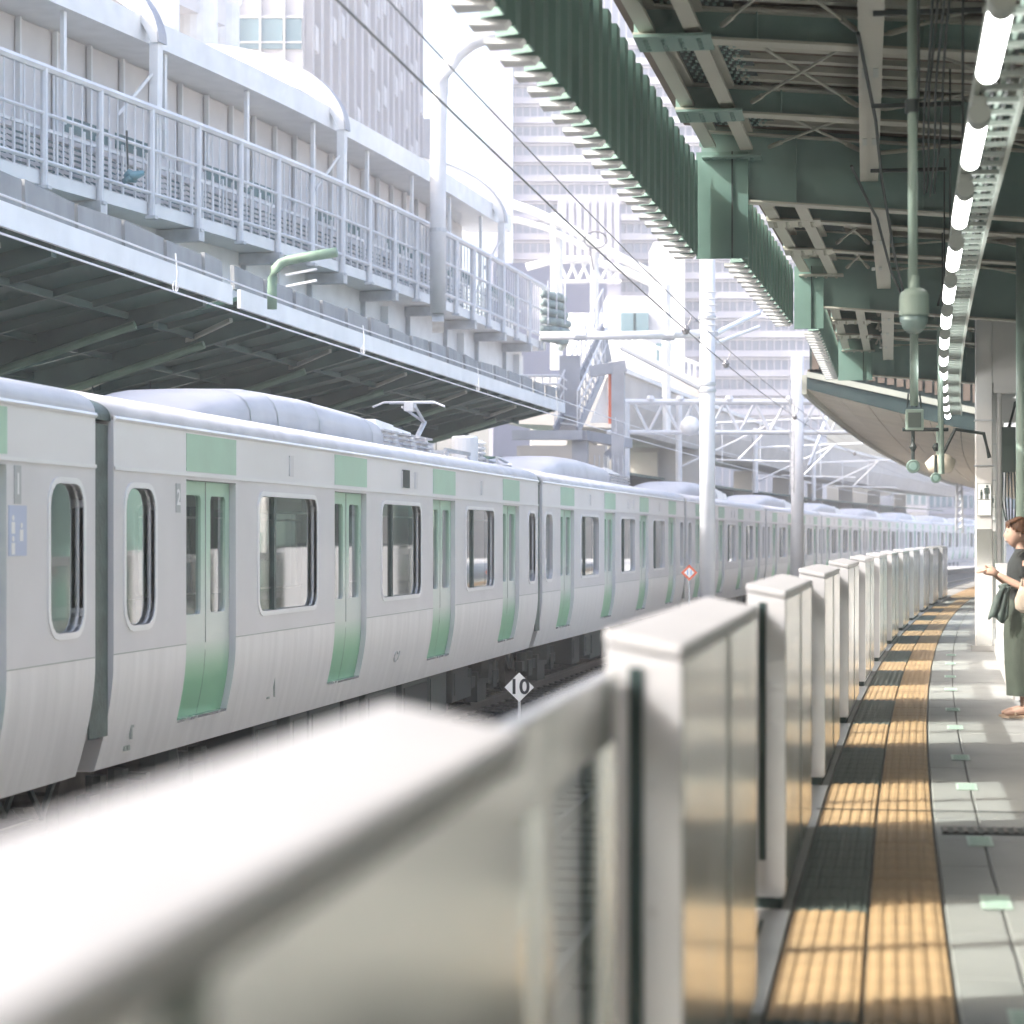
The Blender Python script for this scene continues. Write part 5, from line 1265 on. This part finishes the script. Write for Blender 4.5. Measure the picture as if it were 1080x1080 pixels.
# ================================================================== hanging camera, box, discs
d = 12.5; hp = thing('dome_camera', 'green grey dome camera hanging on a long pole from the roof', 'camera', at(964,355,d))
L0 = hp.location
MB().tube([at(962,-20,d)-L0, at(963,312,d)-L0], .026, 10).build('pole', 'pole_green', hp, smooth=True)
MB().lathe([(.04,-.02),(.04,.05)], at(962,115,d)-L0, 10).build('collar', 'cable_black', hp)
z0 = (at(964,310,d)-L0).z; zc = (at(964,333,d)-L0).z
MB().lathe([(.028,z0+.10),(.03,z0+.03),(.05,z0+.025),(.07,z0+.01),(.079,z0-.01),(.081,zc+.01),(.085,zc+.008),(.085,zc)], (0,0,0), 28).build('housing', 'pole_green', hp)
MB().lathe([(.078,zc),(.074,zc-.035),(.06,zc-.07),(.035,zc-.092),(.002,zc-.1)], (0,0,0), 20).build('dome', 'dome_grey', hp, smooth=True)
d = 27; sb = thing('hanging_box', 'small dark screened box hanging on a green pole below the roof', 'box', at(964,455,d)); L0 = sb.location
MB().tube([at(964,330,d)-L0, at(964,428,d)-L0], .05, 8).build('pole', 'pole_green', sb, smooth=True)
a, b_ = at(955,454,d)-L0, at(974,432,d)-L0
MB().box((a.x,-.1,a.z),(b_.x,.1,b_.z)).build('case', 'pole_green', sb, bevel=.01); MB().box((a.x+.03,-.108,a.z+.03),(b_.x-.03,-.1,b_.z-.04)).build('screen', 'sign_dark', sb)
for k in range(4): MB().tube([at(957+5*k,430,d)-L0, at(958+4*k,415,d)-L0], .012, 5).build('wire', 'cable_black', sb)
MB().tube([at(952,453,d)-L0, at(1000,453,d)-L0], .025, 6).build('arm', 'cable_black', sb)
MB().tube([at(991,345,d)-L0, at(993,500,d)-L0], .035, 8).build('drop_pole', 'pole_green', sb)
for k, (px0, py0, r_, dd) in enumerate(((963,492,7.2,27),(987,504,5.6,27.5))):
    t = thing('round_disc', ['larger','smaller'][k] + ' grey round disc lamp hanging beside the platform column', 'lamp', at(px0,py0,dd), 0, 'hanging round discs'); rr = r_/FPX*dd
    MB().lathe([(rr*.5,-.05),(rr,-.03),(rr,.03),(rr*.6,.06)], (0,0,0), 24, 'y').build('disc', 'canopy_paint', t); MB().lathe([(rr*.82,-.04),(rr*.86,-.052),(rr*.90,-.04)], (0,0,0), 24, 'y').build('rim', 'pole_green', t)
    MB().tube([(0,0,rr), at(px0,455+25*k,dd)-t.location], .02, 6).build('rod', 'cable_black', t); MB().lathe([(.02,0),(.045,.05),(.02,.1)], at(px0,476,dd)-t.location, 8).build('knuckle', 'cable_black', t)
wpb = thing('wrapped_speaker', 'pale wrapped speaker bundle hanging beside the column', 'speaker', at(990,500,28))
MB().tube([(-.14,0,.08),(-.05,0,.12),(.08,0,.13),(.17,.02,.10)], [.07,.12,.13,.09], 10).build('wrap', 'soffit', wpb, smooth=True); MB().tube([(.0,0,.2),(.0,0,.6)], .03, 6).build('stem', 'pole_green', wpb)
MB().tube([(.05,0,.25),(.2,0,.55),(.55,.1,.5),(.62,.1,.2)], .025, 6).build('hose', 'cable_black', wpb)

# ================================================================== person
PX, PY = 1.31, 19.45
def W3(f_, s, u): return Vector((-f_, -s, u))
pr = thing('person', 'person in black top and long olive skirt standing by the wall, hands raised', 'person', (PX, PY, 0), R(6))
def skin_obj(name, chains, matn, parent, sub=2):
    vs, es, rad = [], [], []; idx = {}
    for ch in chains:
        prev = None
        for (f_, s, u, r1, r2) in ch:
            key = (round(f_,4), round(s,4), round(u,4))
            if key not in idx: idx[key] = len(vs); vs.append(W3(f_,s,u)); rad.append((r1,r2))
            i = idx[key]
            if prev is not None and prev != i: es.append((prev, i))
            prev = i
    me = bpy.data.meshes.new(name); me.from_pydata(vs, es, []); o = link(name, me, matn, parent)
    m_ = o.modifiers.new('skin', 'SKIN'); m_.use_smooth_shade = True
    if not me.skin_vertices: 
        bm = bmesh.new(); bm.from_mesh(me); bm.verts.layers.skin.verify(); bm.to_mesh(me); bm.free()
    for i, r_ in enumerate(rad): me.skin_vertices[0].data[i].radius = r_; me.skin_vertices[0].data[i].use_root = (i == 0)
    sdm = o.modifiers.new('sub', 'SUBSURF'); sdm.levels = sub; sdm.render_levels = sub
    return o
pel = (0,0,.93,.13,.10)
chains = [[pel, (.0,0,1.08,.11,.085), (.01,0,1.24,.11,.08), (.0,0,1.335,.075,.055), (.01,0,1.40,.045,.045), (.028,0,1.45,.045,.045), (.035,0,1.50,.055,.06)]]
for s in (1, -1):
    chains.append([(.0,0,1.335,.075,.055), (-.005,.145*s,1.325,.042,.042), (.0,.185*s,1.22,.042,.042), (.02,.20*s,1.085,.036,.036), (.12,.175*s,1.13,.034,.034), (.235,.13*s if s>0 else -.08,1.205,.022,.026)])
    chains.append([pel, (0,.09*s,.86,.085,.085), (.015,.085*s,.50,.052,.052), (-.015,.08*s,.34,.05,.05), (-.02,.075*s,.10,.03,.03), (-.02,.075*s,.055,.032,.03)])
body = skin_obj('body', chains, 'skin', pr)
bm = bmesh.new(); bmesh.ops.create_uvsphere(bm, u_segments=28, v_segments=20, radius=1)   # head
for v in bm.verts:
    x, y_, z = v.co; f_, s, u = x*.100, y_*.076, z*.122
    if z < 0: k_ = -z; s *= 1-.32*k_; f_ = f_*(1-.12*k_) + .018*k_
    if x > .8 and abs(y_) < .3: 
        if -.32 < z < .05: f_ += .022*(1-abs(z+.18)/.28)*(1-abs(y_)/.3)
        if -.62 < z <= -.45: f_ += .007
    if x > .6 and .02 < z < .22 and .15 < abs(y_) < .5: f_ -= .008
    v.co = W3(f_+.045, s, u+1.545-.004*x)
me = bpy.data.meshes.new('head'); bm.to_mesh(me); bm.free(); me.polygons.foreach_set('use_smooth',[True]*len(me.polygons)); hd = link('head', me, 'skin', pr)
for s in (1,-1):
    bmx = MB().lathe([(.004,-.003),(.016,0),(.018,.006),(.008,.01)], (0,0,0), 10, 'y'); e_ = bmx.build('ear', 'skin', hd, smooth=True); e_.location = W3(.03,.076*s,1.535); e_.scale = (.8,1,1.6)
    ey = MB().lathe([(.002,-.006),(.008,-.003),(.010,0),(.002,.004)], (0,0,0), 10, 'x'); ey = ey.build('eye', 'text_black', hd, smooth=True); ey.location = W3(.133,.033*s,1.553); ey.scale = (.5,1.3,.6)
lp_ = MB().tube([W3(.138,-.018,1.482), W3(.147,0,1.483), W3(.138,.018,1.482)], [.003,.006,.003], 6).build('lips', 'shoe', hd)
bm = bmesh.new(); bmesh.ops.create_uvsphere(bm, u_segments=28, v_segments=20, radius=1)   # hair cap
dl = []
for v in bm.verts:
    x, y_, z = v.co; lim = -.05 + .55*max(0,x+.1) + (.12 if abs(y_)<.5 else 0)*(1 if x>.3 else 0)
    if z < lim - .25 and x > -.35 or z < -.8: dl.append(v); continue
    v.co = W3(x*.112+.030, y_*.088, z*.132+1.550 + (.0 if x>0 else .0))
bmesh.ops.delete(bm, geom=dl, context='VERTS')
me = bpy.data.meshes.new('hair'); bm.to_mesh(me); bm.free(); me.polygons.foreach_set('use_smooth',[True]*len(me.polygons)); hr = link('hair', me, 'hair', pr)
so_ = hr.modifiers.new('thick','SOLIDIFY'); so_.thickness = .012
bn = MB().tube([W3(-.06,0,1.56), W3(-.10,0,1.54), W3(-.125,0,1.50), W3(-.11,0,1.45)], [.05,.055,.045,.02], 10).build('bun', 'hair', hr, smooth=True)
fr = MB()
for k in range(7): fr.tube([W3(.09-.01*k, -.05+.016*k, 1.655-.002*abs(k-3)), W3(.125, -.06+.02*k, 1.625), W3(.13, -.065+.022*k, 1.58+.004*(k%2))], [.014,.016,.004], 6)
fr.build('fringe', 'hair', hr, smooth=True)
def loft(rows, n=28):
    m_ = MB(); vs = []
    for (f_, s, u, rf, rs_, fold) in rows:
        for k in range(n):
            a = 6.28318*k/n; w_ = 1 + fold*math.sin(a*7+u*3)
            vs.append(W3(f_+rf*math.cos(a)*w_, s+rs_*math.sin(a)*w_, u))
    m_.add(vs, [(i*n+k, i*n+(k+1)%n, (i+1)*n+(k+1)%n, (i+1)*n+k) for i in range(len(rows)-1) for k in range(n)]); return m_
loft([(0,0,.985,.125,.155,.02),(0,0,1.06,.112,.14,.02),(.012,0,1.20,.122,.155,.015),(.01,0,1.29,.115,.165,.01),(0,0,1.35,.092,.168,0),(0,0,1.385,.072,.11,0),(.004,0,1.41,.058,.064,0)]).build('top', 'top_black', pr, smooth=True)
for s in (1,-1): MB().tube([W3(.0,.10*s,1.345), W3(-.003,.155*s,1.335), W3(.0,.188*s,1.25), W3(.004,.194*s,1.17)], [.062,.066,.062,.060], 14).build('sleeve', 'top_black', pr, smooth=True)
loft([(0,0,1.02,.116,.142,.0),(0,0,.98,.125,.15,.0),(0,0,.88,.15,.18,.01),(.005,0,.70,.155,.185,.02),(.0,0,.45,.150,.18,.035),(-.01,0,.25,.145,.175,.045),(-.01,0,.185,.145,.175,.05)]).build('skirt', 'skirt_olive', pr, smooth=True)
for s in (1,-1):
    sh = MB().add([W3(-.07,.075*s-.04,.0),W3(.14,.075*s-.045,.0),W3(.19,.075*s,.0),W3(.14,.075*s+.045,.0),W3(-.07,.075*s+.04,.0),W3(-.07,.075*s-.04,.028),W3(.14,.075*s-.045,.02),W3(.19,.075*s,.018),W3(.14,.075*s+.045,.02),W3(-.07,.075*s+.04,.028)],[(0,1,2,3,4),(5,6,7,8,9),(0,1,6,5),(1,2,7,6),(2,3,8,7),(3,4,9,8),(4,0,5,9)]).build('sandal', 'shoe', pr)
    MB().tube([W3(.08,.075*s-.045,.02), W3(.085,.075*s,.07), W3(.08,.075*s+.045,.02)], .01, 6).tube([W3(-.03,.075*s-.035,.03), W3(-.01,.075*s,.10), W3(-.03,.075*s+.035,.03)], .008, 6).build('strap', 'shoe', sh)
    ft_ = MB().tube([W3(-.05,.075*s,.055), W3(.03,.075*s,.06), W3(.10,.075*s,.045), W3(.165,.075*s,.032)], [.03,.034,.03,.016], 10).build('foot', 'skin', pr, smooth=True)
# hands: palm and five bent fingers each
for s in (1,-1):
    wy = .13 if s > 0 else -.08; hnd = thing0('hand', pr)
    MB().tube([W3(.225,wy,1.20), W3(.26,wy*.9,1.215), W3(.30,wy*.8,1.225), W3(.315,wy*.78,1.226)], [.022,.034,.034,.026], 10).build('palm', 'skin', hnd, smooth=True)
    for q in range(4):
        l_ = (.06,.072,.068,.05)[q]; o_ = (-.026+.017*q)
        MB().tube([W3(.305,wy*.79+o_*.7,1.228), W3(.305+l_*.5,wy*.72+o_*.8,1.236), W3(.305+l_*.9,wy*.64+o_*.8,1.226), W3(.305+l_*1.1,wy*.58+o_*.8,1.21)], [.010,.009,.0085,.006], 7).build('finger', 'skin', hnd, smooth=True)
    MB().tube([W3(.255,wy*.9,1.235), W3(.28,wy*.8-.01*s,1.262), W3(.31,wy*.7-.012*s,1.268)], [.012,.010,.007], 7).build('thumb', 'skin', hnd, smooth=True)
bg2 = thing('shoulder_bag', 'cream bag hanging from the bent forearm of the person', 'bag', (PX+.05, PY-.24, .80))
bb = MB(); rows = [(.08,.03,.08),(.13,.045,.12),(.135,.045,.19),(.11,.035,.26),(.09,.02,.30)]
vs = [];  n = 20
for rf, rs_, u in rows:
    for k in range(n): a = 6.28318*k/n; vs.append((rf*math.copysign(abs(math.cos(a))**.6,math.cos(a)), rs_*math.sin(a), u))
bb.add(vs, [(i*n+k,i*n+(k+1)%n,(i+1)*n+(k+1)%n,(i+1)*n+k) for i in range(4) for k in range(n)]+[tuple(range(n)),tuple(4*n+k for k in range(n))]); bb.build('pouch', 'bag_cream', bg2, smooth=True)
MB().tube([(-.09,0,.28),(-.07,.03,.36),(0,.04,.385),(.06,.03,.35),(.09,0,.28)], .010, 6).build('handle', 'bag_cream', bg2)
jk = thing('folded_jacket', 'dark grey garment draped over the forearm in front of the skirt', 'jacket', (PX-.15, PY-.17, .82))
jb = MB(); n = 9; vs = []
for i in range(8):
    u = .28 - .28*i/7
    for k in range(n): vs.append((-.10*(i/7)**.7*.6 + (-.075+.15*k/(n-1))*(.6+.4*i/7), -.03+.018*math.sin(k*1.9+i*.4)-.02*(i==0), u + (.03*math.sin(k*.9) if i==7 else 0)))
jb.add(vs, [(i*n+k,i*n+k+1,(i+1)*n+k+1,(i+1)*n+k) for i in range(7) for k in range(n-1)]); j_ = jb.build('cloth', 'sign_dark', jk, smooth=True); sm_ = j_.modifiers.new('t','SOLIDIFY'); sm_.thickness = .02
MB().tube([(-.06,-.01,.275),(.02,.0,.295),(.09,.01,.275)], .022, 6).build('fold', 'sign_dark', jk, smooth=True)
HAZE = 0.0012

# ================================================================== haze
hz = MB().box((-185,-26,-2.6),(135,320,74)).build('haze', None); hz['kind'] = 'stuff'
hz['label'] = 'pale bright summer haze filling the air over the whole station'
hm = bpy.data.materials.new('haze_air'); hm.use_nodes = True; nt = hm.node_tree; nt.nodes.remove(nt.nodes['Principled BSDF'])
pv = nt.nodes.new('ShaderNodeVolumePrincipled'); pv.inputs['Color'].default_value = (.96,.96,.99,1); pv.inputs['Density'].default_value = HAZE
pv.inputs['Density Attribute'].default_value = ''; hm.cycles.homogeneous_volume = True
pv.inputs['Anisotropy'].default_value = .2
nt.links.new(pv.outputs[0], nt.nodes['Material Output'].inputs['Volume']); hz.data.materials.append(hm)
